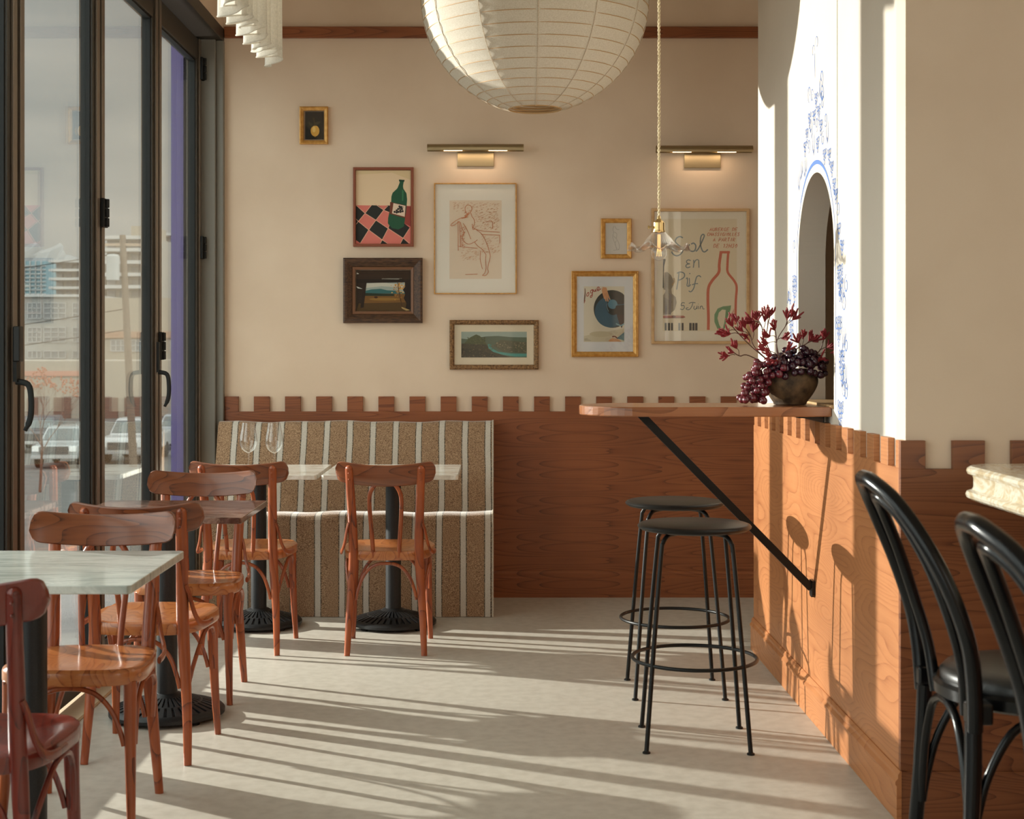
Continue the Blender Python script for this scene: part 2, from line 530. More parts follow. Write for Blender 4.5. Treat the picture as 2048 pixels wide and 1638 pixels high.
# back panelling with its row of merlons
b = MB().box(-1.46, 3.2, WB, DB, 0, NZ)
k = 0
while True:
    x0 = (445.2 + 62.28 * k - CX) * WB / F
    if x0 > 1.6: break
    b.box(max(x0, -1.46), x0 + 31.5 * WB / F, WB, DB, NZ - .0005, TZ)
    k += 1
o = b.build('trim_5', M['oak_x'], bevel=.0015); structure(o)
b = MB().prism([(WB, 0), (WB - .018, 0), (WB - .018, .105), (WB - .012, .112), (WB - .012, .128), (WB - .004, .140), (WB, .142)], 'x', -1.46, 3.2)
o = b.build('baseboard_back', M['oak_x']); structure(o)

# partition: plastered box with an arched opening in its left side
AY0, AY1, AZB, ASP, AR = 5.21, 5.82, 1.135, 1.685, .305
AYC = (AY0 + AY1) / 2
T = .105
def arch_wall(x0, x1):
    b = MB()
    n = 40
    arc = [(AYC - AR * math.cos(PI * i / n), ASP + AR * math.sin(PI * i / n)) for i in range(n + 1)]
    outl = [(AY0, AZB)] + arc + [(AY1, AZB)]
    for x, fl in ((x0, 0), (x1, 1)):
        def q(y0, z0, y1, z1):
            v = [(x, y0, z0), (x, y1, z0), (x, y1, z1), (x, y0, z1)]
            b.add(v, [(0, 3, 2, 1) if not fl else (0, 1, 2, 3)])
        q(DN + .12, 0, AY0, CEIL); q(AY1, 0, DF, CEIL); q(AY0, 0, AY1, AZB)
        for i in range(n):
            a, c = arc[i], arc[i + 1]
            v = [(x, a[0], a[1]), (x, c[0], c[1]), (x, c[0], CEIL), (x, a[0], CEIL)]
            b.add(v, [(0, 3, 2, 1) if not fl else (0, 1, 2, 3)])
    for i in range(len(outl)):
        a, c = outl[i], outl[(i + 1) % len(outl)]
        b.add([(x0, *a), (x1, *a), (x1, *c), (x0, *c)], [(0, 1, 2, 3)])
    b.add([(x0, DN + .12, 0), (x1, DN + .12, 0), (x1, DN + .12, CEIL), (x0, DN + .12, CEIL)], [(0, 1, 2, 3)])
    b.add([(x0, DF, 0), (x1, DF, 0), (x1, DF, CEIL), (x0, DF, CEIL)], [(3, 2, 1, 0)])
    return b
wp = arch_wall(PX, PX + T).build('wall_partition', M['plaster_partition']); structure(wp)
o = MB().box(PX, 3.3, DN + .02, DN + .12, 0, CEIL).build('wall_front', M['plaster']); structure(o)
o = MB().box(PX + T, 3.3, DF - .12, DF, 0, CEIL).build('wall_rear', M['plaster']); structure(o)
o = MB().box(3.2, 3.3, DN + .12, DF - .12, 0, CEIL).build('wall_inner', M['plaster']); structure(o)
o = MB().box(PX - .004, PX + T + .03, AY0 + .004, AY1 - .004, AZB, AZB + .012).build('trim_6', M['light_oak'], bevel=.002); structure(o)

# side panelling of the partition
P_ = .1685
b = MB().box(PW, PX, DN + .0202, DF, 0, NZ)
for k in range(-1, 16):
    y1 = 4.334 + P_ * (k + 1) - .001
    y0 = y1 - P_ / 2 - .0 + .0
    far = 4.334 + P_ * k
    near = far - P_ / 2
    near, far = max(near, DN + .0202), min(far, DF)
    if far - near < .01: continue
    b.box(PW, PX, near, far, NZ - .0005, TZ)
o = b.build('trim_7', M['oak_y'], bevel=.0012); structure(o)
prof = lambda s: [(s, 0), (s - .014, 0), (s - .014, .100), (s - .018, .104), (s - .018, .112), (s - .010, .122), (s - .010, .132), (s - .004, .142), (s, .142)]
o = MB().prism(prof(PW), 'y', DN - .012, DF).build('baseboard_left', M['oak_y']); structure(o)
# front panelling of the partition
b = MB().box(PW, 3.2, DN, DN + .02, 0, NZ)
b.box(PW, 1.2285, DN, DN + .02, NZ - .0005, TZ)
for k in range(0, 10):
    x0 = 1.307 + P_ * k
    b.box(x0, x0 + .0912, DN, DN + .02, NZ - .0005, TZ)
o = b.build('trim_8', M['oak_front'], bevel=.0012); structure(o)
o = MB().prism([(PW + 0, 0), (3.2, 0), (3.2, .14), (PW, .14)], 'y', DN - .010, DN).build('baseboard_front', M['oak_front'], bevel=.002); structure(o)

# painted vine round the arch: pale blue brush lines lying on the plaster
def ribbon(b, pts, w, x, taper=True):
    n = len(pts)
    for sgn in (0,):
        v = []
        for i, (y, z) in enumerate(pts):
            a = pts[max(i - 1, 0)]; c = pts[min(i + 1, n - 1)]
            t = Vector((c[0] - a[0], c[1] - a[1]))
            if t.length < 1e-7: t = Vector((1, 0))
            t.normalize()
            ww = w * (.35 + .65 * math.sin(PI * min(max((i + .5) / n, .05), .95))) if taper else w
            v.append((x, y - t.y * ww / 2, z + t.x * ww / 2)); v.append((x, y + t.y * ww / 2, z - t.x * ww / 2))
        b.add(v, [(2 * i, 2 * i + 1, 2 * i + 3, 2 * i + 2) for i in range(n - 1)])
random.seed(11)
vb = MB()
XM = PX - .0008
off = .028
apts = [(AY1 + off, 1.15 + .05 * i) for i in range(11)]
apts += [(AYC + (AR + off) * math.cos(PI * i / 40), ASP + (AR + off * (1 + .25 * math.sin(PI * i / 40))) * math.sin(PI * i / 40)) for i in range(41)]
apts += [(AY0 - off, 1.65 - .05 * i) for i in range(11)]
ribbon(vb, apts, .005, XM, False)
crown = [(AYC + (AR + off + .003) * math.cos(a), ASP + (AR + off * 1.25 + .003) * math.sin(a)) for a in [PI * (.22 + .56 * i / 24) for i in range(25)]]
ribbon(vb, crown, .016, XM - .0001)
def ring(c, r, w=.0040):
    ribbon(vb, [(c[0] + r * math.cos(2 * PI * i / 12), c[1] + r * 1.1 * math.sin(2 * PI * i / 12)) for i in range(13)], w, XM, False)
def curl(c, r, a0, turns, w=.0048, flip=1):
    pts = []
    n = int(14 * turns) + 4
    for i in range(n):
        t = i / (n - 1)
        a = a0 + flip * t * turns * 2 * PI
        rr = r * (1 - .75 * t)
        pts.append((c[0] + rr * math.cos(a), c[1] + rr * math.sin(a) * 1.2))
    ribbon(vb, pts, w, XM)
def hangdrop(c, l, s):
    ribbon(vb, [(c[0], c[1]), (c[0] + .006 * s, c[1] - l * .4), (c[0] + .002 * s, c[1] - l * .8), (c[0] - .010 * s, c[1] - l), (c[0] - .013 * s, c[1] - l * .86), (c[0] - .008 * s, c[1] - l * .74)], .0046, XM)
def bunch(c, rows, r=.0095):
    for j in range(rows):
        m = max(1, min(4, rows - j))
        for i in range(m):
            ring((c[0] + (i - (m - 1) / 2) * r * 2.3 + random.uniform(-.003, .003), c[1] - j * r * 2.2 + random.uniform(-.003, .003)), r * random.uniform(.8, 1.05))
# side bands
for side in (-1, 1):
    y0 = AY0 - .055 if side < 0 else AY1 + .055
    z = 1.62
    k = 0
    while z > 1.10:
        yy = y0 + side * random.uniform(0, .09)
        c = k % 5
        if c in (0, 3): bunch((yy, z), 5 if c else 6)
        elif c == 1:
            for q in range(4): hangdrop((yy + side * .02 * q, z + .02), random.uniform(.05, .09), random.choice((-1, 1)))
        elif c == 2: curl((y0 + side * .10, z), .03, random.uniform(0, 6), 1.3, flip=side)
        else:
            for q in range(3): hangdrop((yy - side * .01 + side * .022 * q, z + .03), random.uniform(.06, .11), side)
        z -= .058
        k += 1
    for z in (1.56, 1.36, 1.20):
        curl((y0 + side * .13, z), .028, PI / 2, 1.2, .006, side)
# crown of the vine: a peaked mass of bunches, leaves and tendrils above the arch
for row in range(11):
    z = 1.70 + row * .058
    half = .40 * (1 - row / 11.5) ** .8 + .02
    inner = math.sqrt(max((AR + .07) ** 2 - (z - ASP) ** 2, 0)) if z < ASP + AR + .07 else 0
    y = -half
    while y < half + .001:
        if abs(y) >= inner:
            c = random.randrange(5)
            p = (AYC + y + random.uniform(-.01, .01), z + random.uniform(-.015, .015))
            if c in (0, 1): bunch(p, 3, .0085)
            elif c == 2:
                for q in range(3): hangdrop((p[0] + .016 * q, p[1] + .03), random.uniform(.05, .08), random.choice((-1, 1)))
            elif c == 3: curl(p, .024, random.uniform(0, 6), 1.2, flip=random.choice((-1, 1)))
            else: hangdrop((p[0], p[1] + .03), .08, -1); hangdrop((p[0] + .02, p[1] + .02), .06, 1)
        y += .078
ribbon(vb, [(AYC, 2.34), (AYC + .004, 2.40), (AYC + .002, 2.43)], .006, XM)
curl((AYC + .03, 2.44), .026, PI, .8, .004, -1)
curl((AYC - .03, 2.46), .028, 0, .8, .004, 1)
curl((AYC + .10, 2.30), .03, -PI / 2, 1.0, .005, 1)
curl((AYC - .11, 2.32), .03, -PI / 2, 1.0, .006, -1)
curl((AYC - .12, 2.26), .026, PI / 2, 1.1, .009, 1)
o = vb.build('painted_vine', M['blue_paint'], parent=wp)
o['label'] = 'pale blue painted grape vine round the arch'

# folding glass doors: one thing-sized leaf per panel
def door_leaf(i, d1):
    """leaf spanning depth d1-1.03 .. d1"""
    d0 = d1 - 1.03
    root = structure(empty('door_%d' % i, (WX, (d0 + d1) / 2, 0)))
    org = root.location
    g = .004
    b = MB()
    s = .088
    x0, x1 = WX - .055, WX
    b.box(x0, x1, d0 + g, d0 + s, .03, 2.99); b.box(x0, x1, d1 - s, d1 - g, .03, 2.99)
    b.box(x0, x1, d0 + s, d1 - s, .03, .16); b.box(x0, x1, d0 + s, d1 - s, 2.875, 2.99)
    b.build('door_frame', M['bronze'], root, org, bevel=.003)
    b = MB()          # raised bright strip down each stile
    b.box(x1, x1 + .010, d0 + g + .012, d0 + s - .030, .03, 2.99)
    b.box(x1, x1 + .010, d1 - s + .030, d1 - g - .012, .03, 2.99)
    b.build('cover_strip', M['bronze_light'], root, org, bevel=.002)
    b = MB()
    t = .008
    for (a0, a1, z0, z1) in ((d0 + s, d0 + s + t, .16, 2.875), (d1 - s - t, d1 - s, .16, 2.875), (d0 + s, d1 - s, .16, .16 + t), (d0 + s, d1 - s, 2.875 - t, 2.875)):
        b.box(x0 + .008, x1 - .010, a0, a1, z0, z1)
    b.build('gasket', M['rubber'], root, org)
    MB().box(x0 + .024, x0 + .031, d0 + s + t, d1 - s - t, .16 + t, 2.875 - t).build('glass_pane', M['glass'], root, org)
    return root
leaves = []
for i in range(10):
    leaves.append(door_leaf(i + 1, 8.04 - 1.03 * i))
def hinge(root, y, z, h=.10, big=False):
    org = root.location
    b = MB()
    b.box(WX + .010, WX + .024, y - .034, y + .034, z - h / 2, z + h / 2)
    for k in range(3):
        b.lathe([(.010, z - h / 2 + k * h / 3 + .002), (.010, z - h / 2 + (k + 1) * h / 3 - .002)], (WX + .028, y, 0), 12, capb=True, capt=True)
    b.build('hinge', M['rubber'], root, org, bevel=.002)
hinge(leaves[1], 6.00, 1.35 - (426 - 694) * 6.0 / F, .115)
hinge(leaves[0], 7.03, 1.35 - (692 - 694) * 7.03 / F, .13)
hinge(leaves[0], 8.02, 1.35 - (495 - 694) * 8.0 / F, .12)
hinge(leaves[0], 8.02, 1.35 - (137 - 694) * 8.0 / F, .12)
hinge(leaves[0], 8.02, .45, .12)
def handle(root, y, z):
    org = root.location
    b = MB()
    b.box(WX + .010, WX + .022, y - .016, y + .016, z + .06, z + .20)
    b.tube(smoothpath([(WX + .015, y, z + .06), (WX + .055, y, z + .05), (WX + .065, y, z), (WX + .062, y, z - .06), (WX + .045, y, z - .10)], 5), [.010] * 18 + [.007] * 3, 8, ry=[.007] * 21)
    b.build('door_handle', M['rubber'], root, org, smooth=True)
def catch(root, y, z):
    org = root.location
    b = MB().box(WX + .010, WX + .034, y - .02, y + .02, z - .058, z + .058)
    b.build('door_catch', M['black_steel'], root, org, bevel=.004)
handle(leaves[1], 6.97, 1.35 - (770 - 694) * 6.97 / F)
handle(leaves[3], 4.90, 1.35 - (800 - 694) * 4.9 / F)
catch(leaves[3], 4.90, 1.35 - (688 - 694) * 4.9 / F)

# ------------------------------------------------------------------ banquette under a striped slipcover
root = empty('banquette', (-.735, 7.8, 0))
tag(root, 'long banquette bench under a tan slipcover with pale stripes against the back wall', 'bench')
org = root.location
SX0, SX1 = -1.462, -.012
YF = 7.49
prof = [(YF, .002), (YF + .002, .25), (YF, .44), (YF + .004, .482), (YF + .022, .506), (YF + .055, .514), (YF + .16, .512), (YF + .27, .500),
        (YF + .285, .515), (YF + .34, .70), (YF + .42, .90), (YF + .437, .94), (YF + .455, .953), (YF + .49, .955), (YF + .56, .952), (YF + .60, .94)]
def bench(u, v):
    t = v * (len(prof) - 1)
    i = min(int(t), len(prof) - 2)
    f = t - i
    y = prof[i][0] * (1 - f) + prof[i + 1][0] * f
    z = prof[i][1] * (1 - f) + prof[i + 1][1] * f
    x = SX0 + (SX1 - SX0) * u
    wv = .004 * math.sin(x * 9 + z * 3) + .003 * math.sin(x * 23 + 1.3)
    if i < 3: y -= wv * (1 - z / .6)
    else: z += wv * .8
    return (x, y, z)
b = MB().grid(bench, 60, 45)
nb = 45
side = [bench(1, j / nb) for j in range(nb + 1)]
b.add(side + [(SX1, YF + .60, .002)], [tuple(range(nb + 2))[::-1]])
sl = [bench(0, j / nb) for j in range(nb + 1)]
b.add(sl + [(SX0, YF + .60, .002)], [tuple(range(nb + 2))])
b.build('slipcover', M['stripes'], root, org, smooth=True, angle=50)
b = MB().tube([(p[0] + .001, p[1] - .002, p[2] + .001) for p in side], .004, 6)
b.build('piping', mottled('cover_piping', (.42, .36, .29), (.6, .54, .45), 200, .95), root, org, smooth=True)

# ------------------------------------------------------------------ framed pictures and wall lamps
WALLF = DB
def px(x, D=8.10): return (x - CX) * D / F
def pz(y, D=8.10): return H - (y - CY) * D / F
def loft_frame(b, x0, x1, z0, z1, prof):
    """prof: (inset from the outer edge, height out of the wall)"""
    rings = []
    for (ins, h) in prof:
        rings.append([(x0 + ins, WALLF - h, z0 + ins), (x1 - ins, WALLF - h, z0 + ins), (x1 - ins, WALLF - h, z1 - ins), (x0 + ins, WALLF - h, z1 - ins)])
    v = [p for r in rings for p in r]
    fs = []
    n = len(rings)
    for i in range(n):
        j = (i + 1) % n
        for k in range(4):
            k2 = (k + 1) % 4
            fs.append((i * 4 + k, i * 4 + k2, j * 4 + k2, j * 4 + k))
    b.add(v, fs)
class Art:
    """flat painted shapes in picture coordinates, stacked in hair-thin layers on one sheet"""
    def __init__(s, conv, y):
        s.b = MB(); s.mats = []; s.conv = conv; s.y = y; s.layer = 0; s.clip = None
    def mi(s, m):
        if m not in s.mats: s.mats.append(m)
        s.b.mi = s.mats.index(m)
    def _c(s, p):
        if s.clip:
            u0, v0, u1, v1 = s.clip
            p = (min(max(p[0], u0), u1), min(max(p[1], v0), v1))
        return s.conv(*p)
    def poly(s, pts, m):
        s.mi(m); s.layer += 1
        y = s.y - s.layer * .000012
        s.b.add([(*(lambda q: (q[0], y, q[1]))(s._c(p)),) for p in pts], [tuple(range(len(pts)))])
        return s
    def rect(s, u0, v0, u1, v1, m): return s.poly([(u0, v0), (u1, v0), (u1, v1), (u0, v1)], m)
    def ell(s, u, v, a, c, m, n=24, rot=0):
        return s.poly([(u + a * math.cos(t) * math.cos(rot) - c * math.sin(t) * math.sin(rot), v + a * math.cos(t) * math.sin(rot) + c * math.sin(t) * math.cos(rot)) for t in [2 * PI * i / n for i in range(n)]], m)
    def line(s, pts, w, m, smooth=True, taper=False):
        s.mi(m); s.layer += 1
        w = w * 1.3 if w < 12 else w
        y = s.y - s.layer * .000012
        if smooth and len(pts) > 2:
            pts = [(p.x, p.y) for p in smoothpath([(a, c, 0) for a, c in pts], 5)]
        n = len(pts); v = []
        for i, (u, q) in enumerate(pts):
            a = pts[max(i - 1, 0)]; c = pts[min(i + 1, n - 1)]
            t = Vector((c[0] - a[0], c[1] - a[1]))
            if t.length < 1e-6: t = Vector((1, 0))
            t.normalize()
            ww = w * (.4 + .6 * math.sin(PI * (i + .5) / n)) if taper else w
            for sg in (1, -1):
                X, Z = s._c((u - sg * t.y * ww / 2, q + sg * t.x * ww / 2))
                v.append((X, y, Z))
        s.b.add(v, [(2 * i, 2 * i + 1, 2 * i + 3, 2 * i + 2) for i in range(n - 1)])
        return s
    def build(s, name, parent, org):
        return s.b.build(name, s.mats, parent, org)
def conv_from(ox, oy, sc_):
    return lambda u, v: (px(ox + u / sc_), pz(oy + v / sc_))
def picture(name, label, box, prof, fmat, cat='picture', mat=None, win=None, glazed=True, inner=None, backh=.010):
    x0, x1, z1, z0 = px(box[0]), px(box[2]), pz(box[1]), pz(box[3])
    root = empty(name, ((x0 + x1) / 2, DB, z0))
    tag(root, label, cat, 'framed pictures on the back wall')
    org = root.location
    b = MB(); loft_frame(b, x0, x1, z0, z1, prof)
    fr = b.build('frame', fmat, root, org)
    if inner:
        b = MB(); loft_frame(b, x0 + inner[0], x1 - inner[0], z0 + inner[0], z1 - inner[0], [(0, 0), (0, inner[2]), (inner[1], inner[2] - .004), (inner[1], 0)])
        b.build('inner_frame', inner[3], fr, org)
    w = max(p[0] for p in prof)
    if inner: w = inner[0] + inner[1]
    if mat:
        MB().box(x0 + w * .8, x1 - w * .8, DB - backh, DB - backh + .003, z0 + w * .8, z1 - w * .8).build('mount', mat, root, org)
    if glazed:
        MB().box(x0 + w * .9, x1 - w * .9, DB - backh - .0055, DB - backh - .004, z0 + w * .9, z1 - w * .9).build('glazing', M['pic_glass'], root, org)
    return root, org
gold_prof = [(0, 0), (0, .022), (.006, .026), (.012, .022), (.020, .016), (.022, .012), (.022, 0)]
# lemon
r, g = picture('lemon_picture', 'tiny gold framed picture of a lemon, uppermost on the wall beside the curtain', (599, 213, 656, 288), gold_prof, M['gold_wood'], glazed=True)
c = conv_from(560, 180, 2.73)
a = Art(c, DB - .009)
a.rect(136, 116, 236, 268, flat(28, 24, 20)); a.ell(190, 222, 24, 30, flat(222, 168, 70)); a.poly([(186, 248), (190, 258), (195, 248)], flat(196, 148, 62)); a.ell(184, 214, 9, 16, flat(244, 206, 120))
a.ell(166, 186, 18, 7, flat(60, 60, 40), rot=.9); a.ell(200, 180, 20, 8, flat(70, 66, 46), rot=-.4); a.ell(182, 160, 15, 6, flat(52, 52, 36), rot=1.2)
a.line([(184, 150), (186, 175), (190, 195)], 3, flat(86, 70, 40)); a.build('artwork', r, g)
# bottle on a chequered cloth
r, g = picture('bottle_painting', 'painting of a green bottle on a black and pink chequered cloth, thin red-brown frame', (706, 334.5, 827, 493),
               [(0, 0), (0, .022), (.003, .024), (.0125, .024), (.0145, .020), (.0145, 0)], M['red_wood'], glazed=False)
c = conv_from(680, 320, 4.817)
a = Art(c, DB - .010); a.clip = (152, 98, 680, 806)
pink, blk, grn = flat(214, 120, 108), flat(40, 40, 38), flat(38, 84, 60)
a.rect(152, 98, 680, 806, flat(226, 200, 166)); a.poly([(152, 98), (680, 98), (680, 190), (500, 120), (152, 140)], flat(216, 192, 150))
a.poly([(152, 434), (680, 440), (680, 806), (152, 806)], pink)
for q in ([(152, 434), (152, 606), (175, 590), (240, 512)], [(305, 434), (370, 436), (420, 478), (345, 578), (240, 512)], [(455, 436), (490, 438), (490, 505), (420, 480)],
          [(175, 590), (275, 672), (195, 800), (152, 770), (152, 604)], [(345, 578), (465, 660), (405, 768), (280, 672)], [(465, 655), (470, 590), (620, 610), (670, 650), (607, 752)],
          [(405, 768), (462, 806), (385, 806)], [(607, 752), (662, 806), (578, 806)]):
    a.poly(q, blk)
for q in ([(152, 434), (240, 512), (345, 578), (465, 660), (607, 752), (670, 800)], [(330, 418), (420, 480), (470, 506)], [(152, 566), (175, 590), (275, 672), (405, 768), (460, 806)],
          [(300, 434), (240, 512), (175, 590), (152, 620)], [(460, 440), (420, 480), (345, 578), (275, 672), (195, 800)], [(480, 600), (462, 660), (405, 768), (385, 806)], [(670, 655), (607, 752), (580, 806)]):
    a.line(q, 4, flat(226, 178, 150), smooth=False)
a.poly([(622, 440), (680, 446), (680, 640), (620, 610)], flat(150, 66, 58))
a.poly([(570, 188), (620, 192), (612, 214), (606, 250), (610, 275), (640, 320), (646, 380), (636, 500), (614, 640), (560, 668), (500, 655), (460, 610), (462, 560), (490, 420), (494, 350), (505, 315), (552, 270), (574, 215)], grn)
a.poly([(566, 186), (621, 190), (619, 206), (568, 204)], flat(26, 60, 42)); a.poly([(596, 280), (612, 300), (608, 390), (596, 392)], flat(60, 120, 84))
a.poly([(482, 402), (634, 436), (628, 560), (476, 516)], flat(110, 58, 42)); a.poly([(514, 414), (630, 440), (622, 545), (500, 512)], flat(226, 202, 180))
for (u, v) in ((525, 498), (545, 485), (562, 498), (580, 482), (560, 470), (578, 460), (596, 470), (602, 492), (582, 498), (572, 446), (545, 504), (590, 452)):
    a.ell(u, v, 11, 11, flat(46, 42, 40), 12)
a.line([(575, 440), (590, 450), (612, 452)], 4, flat(46, 42, 40)); a.build('artwork', r, g)
# dark landscape
r, g = picture('landscape_painting', 'landscape painting seen through a dark barn opening, wide dark walnut frame', (687, 516, 845, 646),
               [(0, 0), (0, .040), (.010, .044), (.022, .040), (.045, .024), (.050, .018), (.050, 0)], M['dark_wood'], glazed=False,
               inner=(.049, .014, .022, M['dark_wood_inner']))
a = Art(c, DB - .010); a.clip = (154, 1062, 678, 1456)
a.rect(154, 1062, 678, 1456, flat(44, 30, 18)); a.rect(232, 1176, 624, 1290, flat(150, 160, 152)); a.poly([(232, 1190), (400, 1180), (620, 1200), (610, 1230), (400, 1215), (232, 1235)], flat(186, 184, 170))
a.poly([(232, 1262), (300, 1246), (390, 1240), (450, 1254), (540, 1258), (624, 1280), (624, 1320), (232, 1320)], flat(52, 96, 96))
a.poly([(232, 1282), (624, 1290), (640, 1420), (200, 1430)], flat(112, 78, 36)); a.poly([(232, 1280), (520, 1290), (520, 1310), (232, 1308)], flat(38, 46, 30))
a.poly([(180, 1380), (660, 1370), (678, 1456), (154, 1456)], flat(78, 56, 26)); a.ell(430, 1340, 150, 14, flat(136, 100, 44))
random.seed(4)
for i in range(70):
    a.ell(random.gauss(560, 34), random.gauss(1235, 34), random.uniform(4, 10), random.uniform(3, 7), random.choice((flat(186, 132, 62), flat(160, 108, 44), flat(206, 160, 90))), 7)
a.line([(555, 1180), (570, 1280), (598, 1420)], 5, flat(70, 46, 26)); a.poly([(624, 1170), (678, 1150), (678, 1456), (628, 1440), (640, 1380), (612, 1330), (630, 1290), (604, 1250), (626, 1220)], flat(34, 22, 14))
a.poly([(228, 1170), (256, 1176), (226, 1420), (196, 1424)], flat(40, 26, 16)); a.poly([(154, 1130), (600, 1128), (624, 1178), (154, 1186)], flat(34, 22, 12)); a.poly([(400, 1140), (600, 1140), (560, 1148), (400, 1146)], flat(190, 190, 176))
a.poly([(160, 1080), (182, 1096), (160, 1100)], flat(190, 190, 180)); a.poly([(156, 1216), (216, 1240), (170, 1236)], flat(196, 196, 188)); a.poly([(590, 1414), (676, 1446), (640, 1452), (596, 1430)], flat(168, 140, 90)); a.ell(345, 1322, 18, 10, flat(56, 30, 18))
for k in range(6): a.line([(156, 1072 + 14 * k), (676, 1068 + 15 * k)], 2.5, flat(78, 52, 30), smooth=False)
a.build('artwork', r, g)
# red chalk drawing
r, g = picture('figure_drawing', 'large white-mounted red chalk drawing of a seated figure, thin pale frame', (868, 366, 1033, 588),
               [(0, 0), (0, .020), (.0055, .020), (.0055, 0)], M['gold_wood'], mat=M['mat_white'])
c = conv_from(850, 350, 4.096)
a = Art(c, DB - .0101)
a.rect(200, 206, 628, 850, flat(228, 210, 188)); san, sl_ = flat(190, 112, 70), flat(202, 150, 112)
def hatch(u0, v0, u1, v1, n, m, w=1.6, d=14, seed=1):
    random.seed(seed)
    for i in range(n):
        u, v = random.uniform(u0, u1), random.uniform(v0, v1)
        a.line([(u, v), (u + d, v - d * .35)], w, m, smooth=False)
hatch(225, 225, 600, 300, 110, sl_, seed=2); hatch(400, 300, 600, 450, 150, sl_, seed=3); hatch(460, 500, 600, 640, 80, sl_, seed=5); hatch(290, 600, 440, 700, 60, sl_, seed=6); hatch(285, 420, 320, 600, 50, san, seed=7); hatch(320, 300, 350, 350, 30, san, seed=8)
for q in ([(330, 262), (345, 246), (372, 250), (384, 275), (372, 305), (350, 318), (334, 306), (328, 280), (330, 262)], [(345, 318), (340, 345), (300, 355)], [(375, 310), (385, 340), (402, 365), (404, 400), (392, 430)],
          [(330, 345), (295, 352), (255, 372), (216, 402), (214, 416), (236, 412), (282, 380)], [(290, 385), (300, 430), (318, 470), (306, 510), (322, 548), (360, 566), (405, 548), (430, 530)],
          [(312, 395), (340, 440), (362, 490), (374, 525)], [(392, 430), (430, 455), (470, 490), (505, 560), (525, 620), (534, 670), (520, 730), (512, 770)], [(405, 548), (430, 580), (470, 610), (498, 650)],
          [(500, 650), (496, 700), (500, 760), (490, 800), (470, 822)], [(512, 770), (518, 795), (498, 822), (470, 822)], [(455, 620), (452, 690), (470, 770)],
          [(270, 375), (272, 620)], [(282, 380), (292, 590)], [(275, 585), (430, 600)], [(404, 440), (470, 458), (612, 468)], [(460, 488), (612, 492)], [(612, 492), (612, 560)], [(500, 385), (548, 380), (556, 440)], [(330, 815), (430, 812)],
          [(386, 400), (392, 445), (410, 440)]):
    a.line(q, 3.2, san)
a.build('artwork', r, g)
# river panorama
r, g = picture('river_panorama', 'long low river valley panorama in a carved bronze frame, lowest on the wall', (899, 640, 1077, 739),
               [(0, 0), (0, .022), (.006, .028), (.018, .026), (.024, .018), (.026, .012), (.026, 0)], M['bronze_carved'], mat=M['paper'])
a = Art(c, DB - .0101); a.clip = (297, 1284, 834, 1495)
a.rect(297, 1284, 834, 1495, flat(150, 166, 156))
a.poly([(297, 1340), (350, 1345), (500, 1322), (600, 1318), (700, 1328), (834, 1330), (834, 1495), (297, 1495)], flat(84, 100, 84))
a.poly([(320, 1380), (370, 1330), (418, 1306), (450, 1318), (490, 1360), (510, 1400), (330, 1400)], flat(72, 82, 50)); a.poly([(297, 1380), (500, 1390), (560, 1440), (700, 1495), (297, 1495)], flat(58, 56, 42))
a.poly([(560, 1400), (620, 1350), (834, 1370), (834, 1460), (640, 1450)], flat(86, 88, 68)); a.poly([(297, 1420), (420, 1430), (560, 1470), (600, 1495), (297, 1495)], flat(38, 38, 28))
a.poly([(515, 1385), (540, 1388), (548, 1420), (600, 1448), (700, 1462), (834, 1464), (834, 1488), (740, 1488), (640, 1474), (560, 1450), (520, 1420)], flat(74, 150, 142))
random.seed(9)
for i in range(170):
    u, v = random.uniform(560, 830), random.uniform(1370, 1450)
    if v > 1400 + (u - 560) * .15 and u < 640: continue
    a.ell(u, v, random.uniform(2, 7), random.uniform(1.5, 4), random.choice((flat(130, 120, 96), flat(58, 60, 44), flat(160, 140, 112), flat(96, 92, 70))), 6)
for i in range(130):
    a.ell(random.uniform(300, 560), random.uniform(1385, 1490), random.uniform(2, 7), random.uniform(1.5, 4), random.choice((flat(110, 98, 72), flat(40, 42, 30), flat(74, 70, 50))), 6)
for i in range(60):
    a.ell(random.uniform(340, 500), random.uniform(1330, 1385), random.uniform(2, 8), random.uniform(2, 5), random.choice((flat(60, 70, 42), flat(92, 98, 62))), 6)
a.build('artwork', r, g)
# small sketch
r, g = picture('small_sketch', 'small gold framed pale sketch beside the glass pendant lamp', (1202, 437, 1263, 517), [(0, 0), (0, .020), (.004, .024), (.018, .020), (.024, .014), (.024, 0)], M['gold_wood'], mat=M['mat_white'])
c = conv_from(1130, 420, 5.281)
a = Art(c, DB - .0101)
gr = flat(176, 170, 162); a.rect(430, 138, 660, 468, flat(204, 198, 190))
for q in ([(520, 165), (508, 200), (515, 240), (506, 270), (512, 310), (530, 350), (540, 390), (548, 420)], [(530, 168), (545, 200), (575, 205)], [(520, 230), (548, 250), (545, 300), (570, 350), (575, 400), (560, 420)],
          [(512, 270), (540, 300)], [(545, 320), (530, 360), (552, 410)], [(512, 425), (575, 418)]):
    a.line(q, 5, gr)
a.build('artwork', r, g)
